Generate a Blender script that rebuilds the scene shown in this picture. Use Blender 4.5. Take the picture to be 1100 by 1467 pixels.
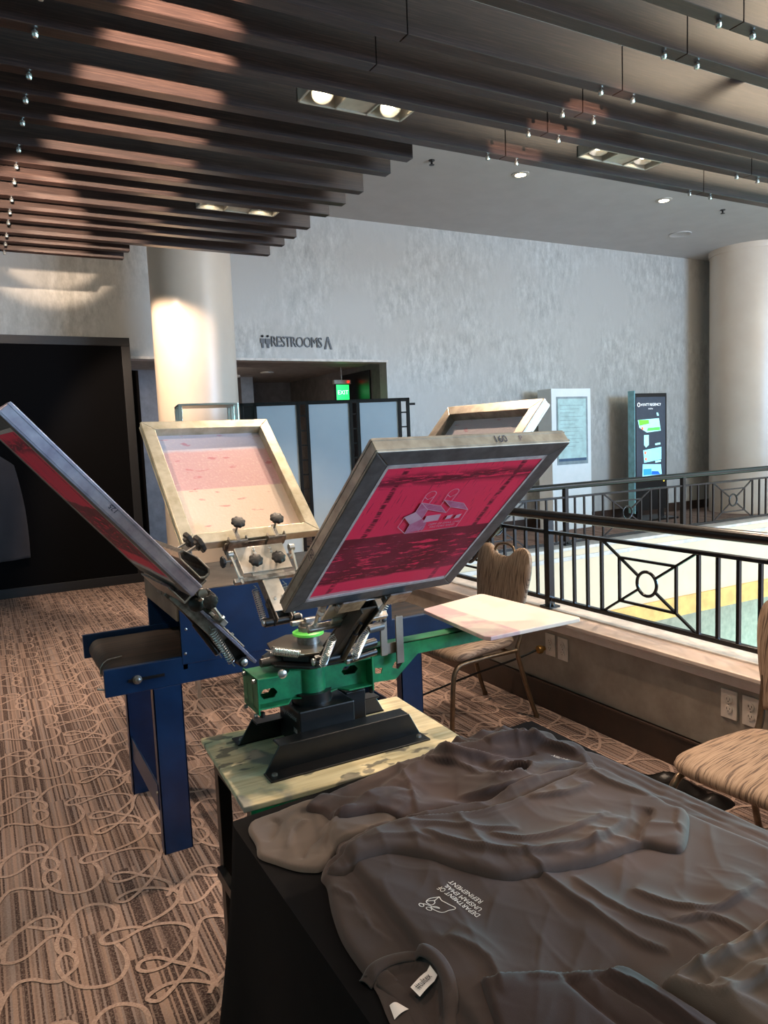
import bpy, bmesh, math, random
import numpy as np
from mathutils import Matrix, Vector
random.seed(7)
for o in list(bpy.data.objects): bpy.data.objects.remove(o)
SC = bpy.context.scene
COL = SC.collection
PI = math.pi

# ------------------------------------------------------------------ camera
cd = bpy.data.cameras.new('camera'); cam = bpy.data.objects.new('camera', cd); COL.objects.link(cam)
cam.matrix_world = Matrix(((0.875, 0.084, -0.477, 0), (-0.483, 0.069, -0.873, 0), (-0.041, 0.994, 0.101, 1.5), (0, 0, 0, 1)))
_m = cam.matrix_world.to_3x3(); _q = _m.to_quaternion().to_matrix().to_4x4(); _q.translation = (0, 0, 1.5); cam.matrix_world = _q
cd.sensor_fit = 'VERTICAL'; cd.sensor_height = 36; cd.sensor_width = 27; cd.lens = 1058/1467*36
cd.clip_start = .05; cd.clip_end = 200
SC.camera = cam

# ------------------------------------------------------------------ world, exposure
SC.view_settings.view_transform = 'Standard'; SC.view_settings.look = 'None'
SC.view_settings.gamma = 1; SC.view_settings.use_curve_mapping = False
SC.view_settings.exposure = 0.08
W = bpy.data.worlds.new('World'); SC.world = W; W.use_nodes = True
bg = W.node_tree.nodes['Background']; bg.inputs[0].default_value = (.88, .81, .80, 1); bg.inputs[1].default_value = 1.2

def look_at(o, target):
    d = Vector(target)-o.location
    o.rotation_euler = d.to_track_quat('-Z', 'Y').to_euler()
def light(name, kind, loc, target, energy, color, size=.1, size_y=None, spot=None, blend=.3):
    l = bpy.data.lights.new(name, kind); l.energy = energy; l.color = color
    if kind == 'AREA':
        l.size = size
        if size_y: l.shape = 'RECTANGLE'; l.size_y = size_y
    else: l.shadow_soft_size = size
    if kind == 'SPOT': l.spot_size = math.radians(spot); l.spot_blend = blend
    o = bpy.data.objects.new(name, l); COL.objects.link(o); o.location = loc; look_at(o, target)
    return o
WARM = (1, .76, .56); COOL = (.42, .86, 1.0)
# big windows of the atrium far to the right, out of the frame
light('window_daylight', 'AREA', (18.5, 3.2, 1.75), (8.5, 8.6, 1.2), 5600, (.30, .90, .98), 3.2, 2.4)
light('window_daylight', 'AREA', (9.5, -6, 2.6), (3.4, 3, 2.9), 1500, (.38, .66, 1.0), 4, 2.4)
# unseen warm light added over the atrium void to warm its cream walls
light('atrium_fill', 'AREA', (7.5, 0.6, 4.2), (7.5, 3.2, 0), 480, (1, .76, .50), 6, 2.4)
light('corridor_fill', 'AREA', (3.0, 9.6, 2.4), (3.0, 10.6, 0), 14, (1, .85, .7), .6, .6)  # unseen fill added to brighten the corridor
light('above_slat_fill', 'AREA', (5.2, 1.6, 4.2), (5.2, 1.6, 0), 14, (1, .72, .5), 6, 1.2)  # unseen warm area light added above the slats, no fitting there
# ceiling downlights outside the frame, plus unseen spots added to light the slats
SPOTS = [((-.25, 1.5, 2.95), (.35, 1.5, .5), 12, 62), ((-.6, 2.0, 2.95), (-.2, 2.6, 0), 22, 80), ((.9, .3, 2.95), (.9, .75, .75), 10, 70),
        ((-.9, 4.6, 2.95), (.1, 5.0, 0), 60, 85), ((2.25, 1.3, 2.95), (2.3, 1.7, 0), 34, 85), ((.75, 6.55, 2.98), (1.85, 7.6, 1.5), 72, 84), ((.2, 6.9, 2.98), (.3, 8.88, 3.0), 9, 120),
        ((.75, .3, 2.45), (.80, 4.12, 3.09), 750, 12), ((.1, 2.2, 2.3), (.5, 5.6, 3.08), 420, 11), ((2.5, .2, 2.3), (2.74, 3.35, 3.08), 260, 7)]
for p, t, e, a in SPOTS: light('unseen_spot', 'SPOT', p, t, e*4, WARM, .03, spot=a, blend=.35)

# ------------------------------------------------------------------ materials
def lin(c): return tuple(((x/255/12.92) if x/255 <= .04045 else ((x/255+.055)/1.055)**2.4) for x in c[:3])+(1,)
MATS = {}
def mat(name, c, rough=.5, metal=0, c2=None, scale=8, stretch=(1, 1, 1), bump=0, emit=None, estr=0, detail=4, lo=.35, hi=.65, spec=.5, trans=0, sheen=0, coord='Object'):
    if name in MATS: return MATS[name]
    m = bpy.data.materials.new(name); m.use_nodes = True; nt = m.node_tree; N = nt.nodes; L = nt.links
    b = N['Principled BSDF']; b.inputs['Base Color'].default_value = lin(c); b.inputs['Roughness'].default_value = rough
    b.inputs['Metallic'].default_value = metal; b.inputs['Specular IOR Level'].default_value = spec
    if trans: b.inputs['Transmission Weight'].default_value = trans
    if sheen: b.inputs['Sheen Weight'].default_value = sheen; b.inputs['Sheen Roughness'].default_value = .4
    if emit: b.inputs['Emission Color'].default_value = lin(emit); b.inputs['Emission Strength'].default_value = estr
    tc = N.new('ShaderNodeTexCoord'); mp = N.new('ShaderNodeMapping'); mp.inputs['Scale'].default_value = stretch
    L.new(tc.outputs[coord], mp.inputs[0])
    nz = N.new('ShaderNodeTexNoise'); nz.inputs['Scale'].default_value = scale; nz.inputs['Detail'].default_value = detail; nz.inputs['Roughness'].default_value = .6
    L.new(mp.outputs[0], nz.inputs['Vector'])
    c2 = c2 or tuple(max(0, x*.86) for x in c)
    r = N.new('ShaderNodeValToRGB'); r.color_ramp.elements[0].position = lo; r.color_ramp.elements[1].position = hi
    r.color_ramp.elements[0].color = lin(c2); r.color_ramp.elements[1].color = lin(c)
    L.new(nz.outputs[0], r.inputs[0]); L.new(r.outputs[0], b.inputs['Base Color'])
    if bump:
        bp = N.new('ShaderNodeBump'); bp.inputs['Strength'].default_value = bump; bp.inputs['Distance'].default_value = .01
        L.new(nz.outputs[0], bp.inputs['Height']); L.new(bp.outputs[0], b.inputs['Normal'])
    MATS[name] = m; return m
class NT:   # tiny node-graph helper
    def __init__(s, name, rough=.6):
        s.m = bpy.data.materials.new(name); s.m.use_nodes = True; s.t = s.m.node_tree; s.b = s.t.nodes['Principled BSDF']; s.b.inputs['Roughness'].default_value = rough
        s.tc = s.t.nodes.new('ShaderNodeTexCoord')
    def n(s, kind, **kw):
        nd = s.t.nodes.new('ShaderNode'+kind)
        for k, v in kw.items():
            if k == 'ins':
                for i, val in v.items():
                    if hasattr(val, 'links') or isinstance(val, bpy.types.NodeSocket): s.t.links.new(val, nd.inputs[i])
                    else: nd.inputs[i].default_value = val
            else: setattr(nd, k, v)
        return nd
    def math(s, op, a, b=0, c=0, clamp=False): return s.n('Math', operation=op, use_clamp=clamp, ins={0: a, 1: b, 2: c}).outputs[0]
    def mix(s, f, a, b):
        nd = s.t.nodes.new('ShaderNodeMix'); nd.data_type = 'RGBA'
        for i, v in ((0, f), (6, a), (7, b)):
            if isinstance(v, bpy.types.NodeSocket): s.t.links.new(v, nd.inputs[i])
            else: nd.inputs[i].default_value = v
        return nd.outputs[2]
    def noise(s, scale, stretch=(1, 1, 1), detail=3, vec=None, rough=.5):
        mp = s.n('Mapping', ins={0: vec or s.tc.outputs['Object'], 3: stretch})
        return s.n('TexNoise', ins={'Vector': mp.outputs[0], 'Scale': scale, 'Detail': detail, 'Roughness': rough}).outputs[0]
    def ramp(s, f, stops):
        r = s.n('ValToRGB', ins={0: f}); e = r.color_ramp.elements
        while len(e) < len(stops): e.new(.5)
        for i, (p, c) in enumerate(stops): e[i].position = p; e[i].color = lin(c)
        return r.outputs[0]
    def step(s, x, a, b): return s.n('MapRange', interpolation_type='SMOOTHSTEP', ins={0: x, 1: a, 2: b, 3: 0.0, 4: 1.0}).outputs[0]
    def done(s, col, bump=None, bs=.3, dist=.005):
        s.t.links.new(col, s.b.inputs['Base Color'])
        if bump is not None:
            bp = s.n('Bump', ins={'Height': bump, 'Strength': bs, 'Distance': dist}); s.t.links.new(bp.outputs[0], s.b.inputs['Normal'])
        return s.m

def wallpaper():
    t = NT('mottled_wallpaper', .45); v = t.noise(14, (1, 1, .4), 8, rough=.75); w = t.noise(1.2, (1, 1, 1), 3)
    c = t.ramp(v, [(.33, (158, 155, 150)), (.5, (180, 178, 172)), (.68, (205, 203, 197))])
    c = t.mix(t.step(w, .35, .7), c, lin((182, 179, 173)))
    return t.done(c, v, .25, .01)
def carpet():
    t = NT('striped_carpet', .95); t.b.inputs['Specular IOR Level'].default_value = .1
    sp = t.n('SeparateXYZ', ins={0: t.tc.outputs['Object']})
    jit = t.noise(70, (1, 1, 1), 2)
    x = t.math('ADD', sp.outputs[0], t.math('MULTIPLY', jit, .003))
    blk = t.math('FLOOR', t.math('MULTIPLY', sp.outputs[0], 1/.127))
    yb = t.math('FLOOR', t.math('ADD', t.math('MULTIPLY', sp.outputs[1], 1/.508), t.math('MULTIPLY', blk, .37)))
    xi = t.math('FLOOR', t.math('MULTIPLY', x, 1/.0062))
    cv = t.n('CombineXYZ', ins={0: xi, 1: yb, 2: 0.0})
    wn = t.n('TexWhiteNoise', noise_dimensions='3D', ins={0: cv.outputs[0]}).outputs[0]
    c = t.ramp(wn, [(0, (58, 44, 42)), (.30, (74, 57, 52)), (.40, (112, 92, 84)), (.55, (134, 118, 112)), (.72, (150, 124, 110)), (1, (118, 98, 90))])
    wear = t.noise(160, (1, 1, 1), 3)
    c = t.mix(t.math('MULTIPLY', t.step(wear, .4, .75), .4), c, lin((170, 150, 138)))
    return t.done(c, wear, .5, .004)
def wood():
    t = NT('dark_wood_grain', .34); g = t.noise(14, (.35, 6, 14), 8, rough=.7)
    c = t.ramp(g, [(.3, (34, 23, 22)), (.5, (53, 38, 35)), (.72, (84, 63, 56))])
    return t.done(c, g, .15, .002)
def chair_fabric():
    t = NT('striped_taupe_fabric', .7); d = t.noise(3, (1, 1, 1), 2)
    sp = t.n('SeparateXYZ', ins={0: t.tc.outputs['Object']})
    v = t.n('CombineXYZ', ins={0: t.math('ADD', sp.outputs[0], t.math('MULTIPLY', d, .09)), 1: t.math('MULTIPLY', sp.outputs[1], .05), 2: t.math('MULTIPLY', sp.outputs[2], .05)}).outputs[0]
    g = t.noise(210, (1, 1, 1), 3, vec=v)
    c = t.ramp(g, [(.38, (84, 64, 50)), (.45, (132, 107, 86)), (.6, (152, 127, 105))])
    return t.done(c, g, .15, .002)
def cotton(name, c):
    t = NT(name, .9); t.b.inputs['Specular IOR Level'].default_value = .2; t.b.inputs['Sheen Weight'].default_value = .12
    g = t.noise(900, (1, 1, 1), 2); h = t.noise(5, (1, 1, 1), 3)
    c1 = t.mix(t.step(h, .3, .7), lin(tuple(x*.88 for x in c)), lin(c))
    return t.done(c1, g, .2, .001)
def red_emulsion():
    t = NT('red_emulsion', .6); sp = t.n('SeparateXYZ', ins={0: t.tc.outputs['Object']}); X, Y = sp.outputs[0], sp.outputs[1]
    st = t.noise(16, (1, 5.5, 1), 6, rough=.7); st2 = t.noise(40, (1, 7, 1), 4)
    warp = t.math('MULTIPLY', t.math('SUBTRACT', t.noise(7, (1, 1, 1), 3), .5), .03)
    y = t.math('ADD', Y, warp)
    def band(a, b, e=.006): return t.math('MULTIPLY', t.step(y, a-e, a+e), t.math('SUBTRACT', 1.0, t.step(y, b-e, b+e)))
    low = band(.10, .245); low2 = band(.235, .262, .002)
    low = t.math('MULTIPLY', low, t.step(st, .41, .45))
    top = t.math('MULTIPLY', band(.425, .455, .012), t.step(st, .42, .50))
    d = t.math('MAXIMUM', t.math('MAXIMUM', low, low2), top)
    ax = t.math('ABSOLUTE', X)
    edge = t.math('MULTIPLY', t.step(t.math('ADD', ax, warp), .128, .134), t.math('SUBTRACT', 1.0, t.step(t.math('ADD', ax, warp), .140, .146)))
    d = t.math('MAXIMUM', d, t.math('MULTIPLY', edge, t.step(st2, .4, .5)))
    c = t.mix(d, lin((214, 26, 70)), lin((110, 8, 38)))
    sc = t.math('MULTIPLY', t.step(t.noise(60, (5, .25, 1), 3), .62, .66), t.step(Y, .26, .32)); d = t.math('MAXIMUM', d, t.math('MULTIPLY', sc, .6))
    c = t.mix(d, lin((248, 44, 82)), lin((112, 4, 34)))
    c = t.mix(t.math('SUBTRACT', 1.0, t.step(y, .052, .056)), c, lin((214, 150, 150)))
    wht = t.math('MULTIPLY', t.step(st2, .66, .7), d)
    c = t.mix(t.math('MULTIPLY', wht, .6), c, lin((225, 110, 130)))
    c = t.mix(t.math('MULTIPLY', t.step(t.noise(5, (1, 1, 1), 2), .4, .7), .25), c, lin((222, 70, 104)))
    return t.done(c, st2, .2, .002)
def pale_mesh():
    t = NT('pale_ink_mesh', .6); sp = t.n('SeparateXYZ', ins={0: t.tc.outputs['Object']}); Y = sp.outputs[1]
    warp = t.math('MULTIPLY', t.math('SUBTRACT', t.noise(12, (1, 1, 1), 4), .5), .025); y = t.math('ADD', Y, warp)
    c = t.mix(t.step(Y, .235, .24), lin((222, 196, 176)), lin((206, 158, 156)))
    c = t.mix(t.step(y, .40, .415), c, lin((196, 182, 190)))
    g = t.noise(120, (1, 1, 1), 3)
    c = t.mix(t.math('MULTIPLY', t.step(g, .5, .8), .25), c, lin((236, 220, 204)))
    s = t.noise(14, (1, 3, 1), 4)
    c = t.mix(t.math('MULTIPLY', t.step(s, .62, .68), .5), c, lin((186, 60, 84)))
    return t.done(c, g, .3, .002)
def plywood():
    t = NT('stained_plywood', .6); g = t.noise(20, (.3, 4, 1), 5); b = t.noise(6, (1, 1, 1), 4); b2 = t.noise(11, (1, 1.6, 1), 3)
    c = t.ramp(g, [(.35, (196, 178, 138)), (.65, (222, 206, 168))])
    c = t.mix(t.step(b, .58, .66), c, lin((150, 144, 132)))
    c = t.mix(t.math('MULTIPLY', t.step(b2, .60, .64), .8), c, lin((96, 92, 84)))
    return t.done(c, g, .2, .003)
def platen_paint():
    t = NT('stained_platen_board', .6); sp = t.n('SeparateXYZ', ins={0: t.tc.outputs['Object']})
    n = t.noise(9, (1, 1, 1), 5); k = t.step(sp.outputs[0], 1.275, 1.285)
    c = t.mix(t.math('MULTIPLY', t.step(n, .42, .58), .75), lin((196, 182, 168)), lin((178, 138, 144)))
    c2 = t.mix(t.math('MULTIPLY', t.step(n, .5, .62), .35), lin((214, 200, 184)), lin((196, 170, 160)))
    # bare board towards the wall, ink-stained half towards the hub
    return t.done(t.mix(k, c, c2), n, .15, .002)

M_wall = wallpaper(); M_carpet = carpet(); M_wood = wood(); M_chair = chair_fabric(); M_red = red_emulsion(); M_pale = pale_mesh(); M_ply = plywood(); M_platen = platen_paint()
M_ceil = mat('painted_ceiling', (196, 192, 188), .8, c2=(190, 186, 182), scale=3)
M_swirl = mat('carpet_swirl_yarn', (176, 150, 136), .95, c2=(146, 122, 110), scale=140, spec=.1)
M_alubar = mat('pale_aluminium_bar', (206, 198, 186), .4, .5, c2=(186, 176, 162), scale=30)
M_col = mat('satin_column_paint', (214, 198, 180), .35, c2=(208, 190, 172), scale=2)
M_trim = mat('cream_trim_paint', (206, 186, 172), .45, c2=(196, 174, 160), scale=12)
M_white = mat('white_trim_paint', (222, 212, 202), .5, scale=10)
M_lowwall = mat('plaster_knee_wall', (158, 142, 126), .6, c2=(134, 118, 104), scale=7, bump=.2)
M_base = mat('dark_baseboard', (62, 44, 34), .4, c2=(50, 36, 28), scale=10)
M_rail = mat('black_railing_paint', (22, 19, 18), .25, scale=20)
M_black = mat('black_paint', (20, 18, 18), .35, c2=(13, 12, 12), scale=30)
M_blackcloth = mat('black_cloth', (11, 8, 9), .95, c2=(7, 5, 6), scale=20, spec=.15)
M_panelcloth = mat('black_panel_fabric', (9, 8, 10), .95, c2=(6, 6, 7), scale=200, spec=.1)
M_blue = mat('navy_blue_enamel', (14, 42, 76), .3, c2=(9, 31, 60), scale=6)
M_green = mat('green_enamel', (26, 128, 78), .4, c2=(18, 96, 60), scale=25)
M_lime = mat('lime_plastic', (110, 225, 90), .4)
M_steel = mat('worn_steel', (170, 166, 160), .35, .9, c2=(128, 122, 116), scale=60)
M_chrome = mat('chrome', (215, 213, 208), .28, .9)
M_alu = mat('aluminium_frame', (176, 166, 152), .42, .75, c2=(140, 130, 118), scale=24, stretch=(1, 1, 1))
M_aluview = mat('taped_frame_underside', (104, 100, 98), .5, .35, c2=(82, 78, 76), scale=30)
M_tape = mat('pale_edge_tape', (206, 190, 182), .6, c2=(180, 160, 158), scale=50)
M_alulav = mat('lavender_frame', (172, 164, 176), .45, .5, c2=(124, 112, 130), scale=14)  # mottled violet-grey frame tone
M_knob = mat('black_plastic_knob', (30, 27, 26), .55, c2=(22, 20, 20), scale=80)
M_galv = mat('silver_sheet', (148, 134, 120), .45, .7, c2=(118, 106, 96), scale=9)
M_belt = mat('brown_mesh_belt', (52, 36, 26), .6, c2=(16, 12, 10), scale=70, stretch=(.03, 1, .03), lo=.42, hi=.58)
M_bronze = mat('bronze_tube', (118, 98, 78), .35, .7, c2=(98, 82, 66), scale=30)
M_teal = mat('kiosk_white', (236, 242, 242), .4, c2=(230, 238, 238))
M_glass = mat('frosted_panel', (176, 188, 192), .35, c2=(166, 178, 184), scale=1.5)
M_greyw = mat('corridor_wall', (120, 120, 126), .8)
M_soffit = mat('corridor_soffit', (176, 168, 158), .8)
M_plate = mat('almond_outlet_plastic', (222, 204, 188), .4)
M_slot = mat('outlet_slot_shadow', (70, 58, 50), .6)
M_brass = mat('brass_knob', (176, 132, 72), .35, .8)
M_ink = mat('white_print_ink', (232, 226, 220), .8, emit=None)
M_marker = mat('marker_ink', (24, 30, 60), .6)
M_pink = mat('pale_pink_stencil', (232, 176, 190), .5)
M_pinkfill = mat('pink_stencil_fill', (206, 128, 156), .5, c2=(190, 84, 118), scale=30)
M_letter = mat('dark_sign_letters', (34, 40, 50), .4)
M_tee = cotton('charcoal_cotton', (69, 56, 52)); M_tee2 = cotton('brown_black_cotton', (57, 43, 40)); M_tee3 = cotton('lit_charcoal_cotton', (88, 76, 69)); M_garment = cotton('dark_grey_garment', (56, 52, 54))  # lightest tee cotton is a lit copy, with lamp light in its colour
M_bag = mat('black_plastic_film', (14, 12, 12), .25)
M_bulb = mat('lamp_emitter', (255, 244, 220), .3, emit=(255, 236, 200), estr=30)
M_tag = mat('white_woven_label', (232, 220, 214), .7)
M_fix = mat('fixture_enamel', (196, 188, 176), .45)

# ------------------------------------------------------------------ mesh builder
class MB:
    def __init__(s): s.v = []; s.f = []; s.mi = []
    def add(s, vs, fs, mi=0, M=None):
        o = len(s.v)
        for p in vs:
            p = Vector(p)
            if M is not None: p = M @ p
            s.v.append(p[:])
        for f in fs: s.f.append([o+i for i in f]); s.mi.append(mi)
        return s
    def box(s, x0, x1, y0, y1, z0, z1, mi=0, M=None):
        vs = [(x, y, z) for x in (x0, x1) for y in (y0, y1) for z in (z0, z1)]
        return s.add(vs, [(0, 1, 3, 2), (4, 6, 7, 5), (0, 4, 5, 1), (2, 3, 7, 6), (0, 2, 6, 4), (1, 5, 7, 3)], mi, M)
    def beam(s, a, b, w, h, up=(0, 0, 1), mi=0, M=None):
        a = Vector(a); b = Vector(b); d = (b-a).normalized(); up = Vector(up)
        sd = d.cross(up).normalized(); u = sd.cross(d).normalized()
        vs = [p+sd*w/2*i+u*h/2*j for p in (a, b) for i, j in ((-1, -1), (1, -1), (1, 1), (-1, 1))]
        return s.add(vs, [(0, 1, 2, 3), (7, 6, 5, 4), (0, 4, 5, 1), (1, 5, 6, 2), (2, 6, 7, 3), (3, 7, 4, 0)], mi, M)
    def prism(s, poly, z0, z1, mi=0, M=None):
        n = len(poly); vs = [(x, y, z0) for x, y in poly]+[(x, y, z1) for x, y in poly]
        fs = [tuple(range(n))[::-1], tuple(range(n, 2*n))]+[(i, (i+1) % n, (i+1) % n+n, i+n) for i in range(n)]
        return s.add(vs, fs, mi, M)
    def cyl(s, a, b, r, r2=None, n=16, mi=0, M=None):
        a = Vector(a); b = Vector(b); r2 = r if r2 is None else r2
        d = (b-a).normalized(); t = Vector((1, 0, 0)) if abs(d.x) < .9 else Vector((0, 1, 0))
        u = d.cross(t).normalized(); w = d.cross(u)
        vs = [p+(u*math.cos(k*2*PI/n)+w*math.sin(k*2*PI/n))*rr for p, rr in ((a, r), (b, r2)) for k in range(n)]
        fs = [tuple(range(n))[::-1], tuple(range(n, 2*n))]+[(i, (i+1) % n, (i+1) % n+n, i+n) for i in range(n)]
        return s.add(vs, fs, mi, M)
    def lathe(s, prof, a=(0, 0, 0), axis=(0, 0, 1), n=20, mi=0, M=None, lobes=0, amp=0):
        q = Vector((0, 0, 1)).rotation_difference(Vector(axis)).to_matrix(); a = Vector(a); vs = []; fs = []
        for r, z in prof:
            for k in range(n):
                th = k*2*PI/n; rr = r*(1+amp*math.cos(lobes*th))
                vs.append(a+q @ Vector((rr*math.cos(th), rr*math.sin(th), z)))
        m = len(prof)
        for j in range(m-1):
            for k in range(n): fs.append((j*n+k, j*n+(k+1) % n, (j+1)*n+(k+1) % n, (j+1)*n+k))
        fs.append(tuple(range(n))[::-1]); fs.append(tuple(range((m-1)*n, m*n)))
        return s.add(vs, fs, mi, M)
    def tube(s, pts, r, n=8, mi=0, M=None, closed=False):
        P = [Vector(p) for p in pts]; m = len(P); vs = []; fs = []; u = None
        for i, p in enumerate(P):
            if closed: d = (P[(i+1) % m]-P[i-1]).normalized()
            else: d = (P[min(i+1, m-1)]-P[max(i-1, 0)]).normalized()
            if u is None:
                t = Vector((0, 0, 1)) if abs(d.z) < .9 else Vector((1, 0, 0)); u = d.cross(t).normalized()
            else: u = (u-d*u.dot(d)).normalized()
            w = d.cross(u)
            for k in range(n): vs.append(p+(u*math.cos(k*2*PI/n)+w*math.sin(k*2*PI/n))*r)
        for i in range(m if closed else m-1):
            j = (i+1) % m
            for k in range(n): fs.append((i*n+k, i*n+(k+1) % n, j*n+(k+1) % n, j*n+k))
        if not closed: fs.append(tuple(range(n))[::-1]); fs.append(tuple(range((m-1)*n, m*n)))
        return s.add(vs, fs, mi, M)
    def build(s, name, mats, parent=None, bevel=0, seg=2, smooth=None, M=None):
        me = bpy.data.meshes.new(name); me.from_pydata(s.v, [], s.f); me.validate()
        if not isinstance(mats, (list, tuple)): mats = [mats]
        for m in mats: me.materials.append(m)
        if len(me.polygons) == len(s.mi): me.polygons.foreach_set('material_index', s.mi)
        bm = bmesh.new(); bm.from_mesh(me); bmesh.ops.recalc_face_normals(bm, faces=bm.faces); bm.to_mesh(me); bm.free()
        if smooth:
            me.polygons.foreach_set('use_smooth', [True]*len(me.polygons)); me.set_sharp_from_angle(angle=math.radians(smooth))
        o = bpy.data.objects.new(name, me); COL.objects.link(o)
        if parent is not None: o.parent = parent
        if M is not None: o.matrix_local = M
        if bevel:
            b = o.modifiers.new('bevel', 'BEVEL'); b.width = bevel; b.segments = seg; b.limit_method = 'ANGLE'; b.angle_limit = math.radians(40)
        return o
def tag(o, label, cat, group=None, kind=None):
    if label: o['label'] = label
    if cat: o['category'] = cat
    if group: o['group'] = group
    if kind: o['kind'] = kind
    return o
def thing(name, label, cat, M=None, group=None):
    o = bpy.data.objects.new(name, None); o.empty_display_size = .1; COL.objects.link(o)
    if M is not None: o.matrix_world = M if isinstance(M, Matrix) else Matrix.Translation(M)
    return tag(o, label, cat, group)
def struct(o): o['kind'] = 'structure'; return o
def T(x, y, z): return Matrix.Translation((x, y, z))
def copy_tree(o, parent=None):
    c = o.copy(); COL.objects.link(c)
    if parent is not None: c.parent = parent
    for ch in list(o.children): copy_tree(ch, c)
    return c
def text_mb(body, size, align='CENTER', extrude=0, shear=0, space=1):
    cu = bpy.data.curves.new('lettering', 'FONT'); cu.body = body; cu.size = size; cu.align_x = align; cu.extrude = extrude; cu.shear = shear; cu.space_character = space; cu.resolution_u = 3
    o = bpy.data.objects.new('lettering', cu); COL.objects.link(o); dg = bpy.context.evaluated_depsgraph_get(); dg.update()
    me = bpy.data.meshes.new_from_object(o.evaluated_get(dg)); mb = MB(); mb.add([v.co[:] for v in me.vertices], [tuple(p.vertices) for p in me.polygons])
    bpy.data.objects.remove(o); bpy.data.curves.remove(cu); bpy.data.meshes.remove(me)
    return mb
def strip(mb, pts, w, z=0, closed=False, mi=0, M=None):   # flat ribbon in the xy plane
    P = [Vector((p[0], p[1])) for p in pts]; m = len(P); vs = []
    for i, p in enumerate(P):
        a = P[(i-1) % m] if (closed or i) else P[0]; b = P[(i+1) % m] if (closed or i < m-1) else P[-1]
        d = (b-a).normalized() if (b-a).length > 1e-9 else Vector((1, 0)); nn = Vector((-d.y, d.x))*w/2
        vs += [(p.x+nn.x, p.y+nn.y, z), (p.x-nn.x, p.y-nn.y, z)]
    fs = [(2*i, 2*i+1, 2*((i+1) % m)+1, 2*((i+1) % m)) for i in range(m if closed else m-1)]
    return mb.add(vs, fs, mi, M)
def holed(outer, holes, t, M):
    bm = bmesh.new(); es = []
    for lp in [outer]+holes:
        vs = [bm.verts.new((x, y, 0)) for x, y in lp]; es += [bm.edges.new((vs[i], vs[(i+1) % len(vs)])) for i in range(len(vs))]
    bmesh.ops.triangle_fill(bm, edges=es, use_beauty=True)
    r = bmesh.ops.extrude_face_region(bm, geom=bm.faces[:]); bmesh.ops.translate(bm, verts=[v for v in r['geom'] if isinstance(v, bmesh.types.BMVert)], vec=(0, 0, t))
    mb = MB(); bm.verts.index_update(); mb.add([v.co[:] for v in bm.verts], [tuple(v.index for v in f.verts) for f in bm.faces], 0, M); bm.free(); return mb
def crom(pts, k=5, closed=False):
    P = [Vector(p) for p in pts]; out = []; m = len(P)
    for i in range(m if closed else m-1):
        a = P[(i-1) % m] if (closed or i) else P[0]; b = P[i]; c = P[(i+1) % m]; d = P[(i+2) % m] if (closed or i < m-2) else P[-1]
        for j in range(k):
            t = j/k; out.append(.5*((2*b)+(c-a)*t+(2*a-5*b+4*c-d)*t*t+(3*b-a-3*c+d)*t**3))
    if not closed: out.append(P[-1])
    return out

# ================================================================== SETTING
CE = 4.34; YW = 8.88
fl = MB(); fl.box(-4, 2.6, -3, 12.6, -.1, 0); fl.box(2.6, 16, 4.70, 12.6, -.1, 0)
floor = struct(fl.build('floor', M_carpet))
# looping line pattern woven in the carpet, repeat 0.508 m (only where it is near enough to read)
MOT = {'a': [(0.252, 2.333), (0.268, 2.375), (0.275, 2.418), (0.264, 2.468), (0.216, 2.509), (0.165, 2.5), (0.118, 2.434), (0.09, 2.363), (0.095, 2.313), (0.119, 2.295), (0.136, 2.319), (0.132, 2.361), (0.111, 2.392), (0.078, 2.407), (0.042, 2.381), (0.006, 2.346), (-0.032, 2.339), (-0.063, 2.361)],
 'b': [(-0.056, 2.352), (-0.051, 2.415), (-0.027, 2.467), (0.009, 2.498), (0.037, 2.483), (0.07, 2.453), (0.102, 2.447), (0.109, 2.475), (0.087, 2.515), (0.046, 2.525), (0.009, 2.503), (-0.032, 2.473), (-0.072, 2.444), (-0.095, 2.416)],
 'c': [(0.244, 2.276), (0.261, 2.22), (0.262, 2.154), (0.234, 2.104), (0.194, 2.094), (0.143, 2.117), (0.106, 2.164), (0.084, 2.233), (0.09, 2.286), (0.113, 2.296), (0.133, 2.262), (0.128, 2.218), (0.101, 2.196), (0.086, 2.182), (0.055, 2.195), (0.016, 2.23), (-0.026, 2.236), (-0.055, 2.193)],
 'd': [(0.332, 2.298), (0.299, 2.319), (0.246, 2.331), (0.211, 2.309), (0.22, 2.277), (0.266, 2.269), (0.318, 2.289), (0.379, 2.286), (0.436, 2.255), (0.464, 2.209), (0.447, 2.161), (0.394, 2.106), (0.348, 2.083), (0.303, 2.089), (0.284, 2.116), (0.303, 2.141), (0.346, 2.129), (0.388, 2.08), (0.429, 2.035), (0.458, 1.985), (.455, 1.94), (.435, 1.908)],
 'e': [(0.334, 2.31), (0.387, 2.323), (0.439, 2.351), (0.468, 2.396), (0.465, 2.435), (0.409, 2.49), (0.346, 2.513), (0.3, 2.503), (0.284, 2.484), (0.311, 2.463), (0.355, 2.491), (0.406, 2.543), (0.444, 2.60), (0.458, 2.655), (.475, 2.701)]}
sw = MB(); MOTS = {k: [(p.x, p.y) for p in crom([(x, y, 0) for x, y in v], 4)] for k, v in MOT.items()}
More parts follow.
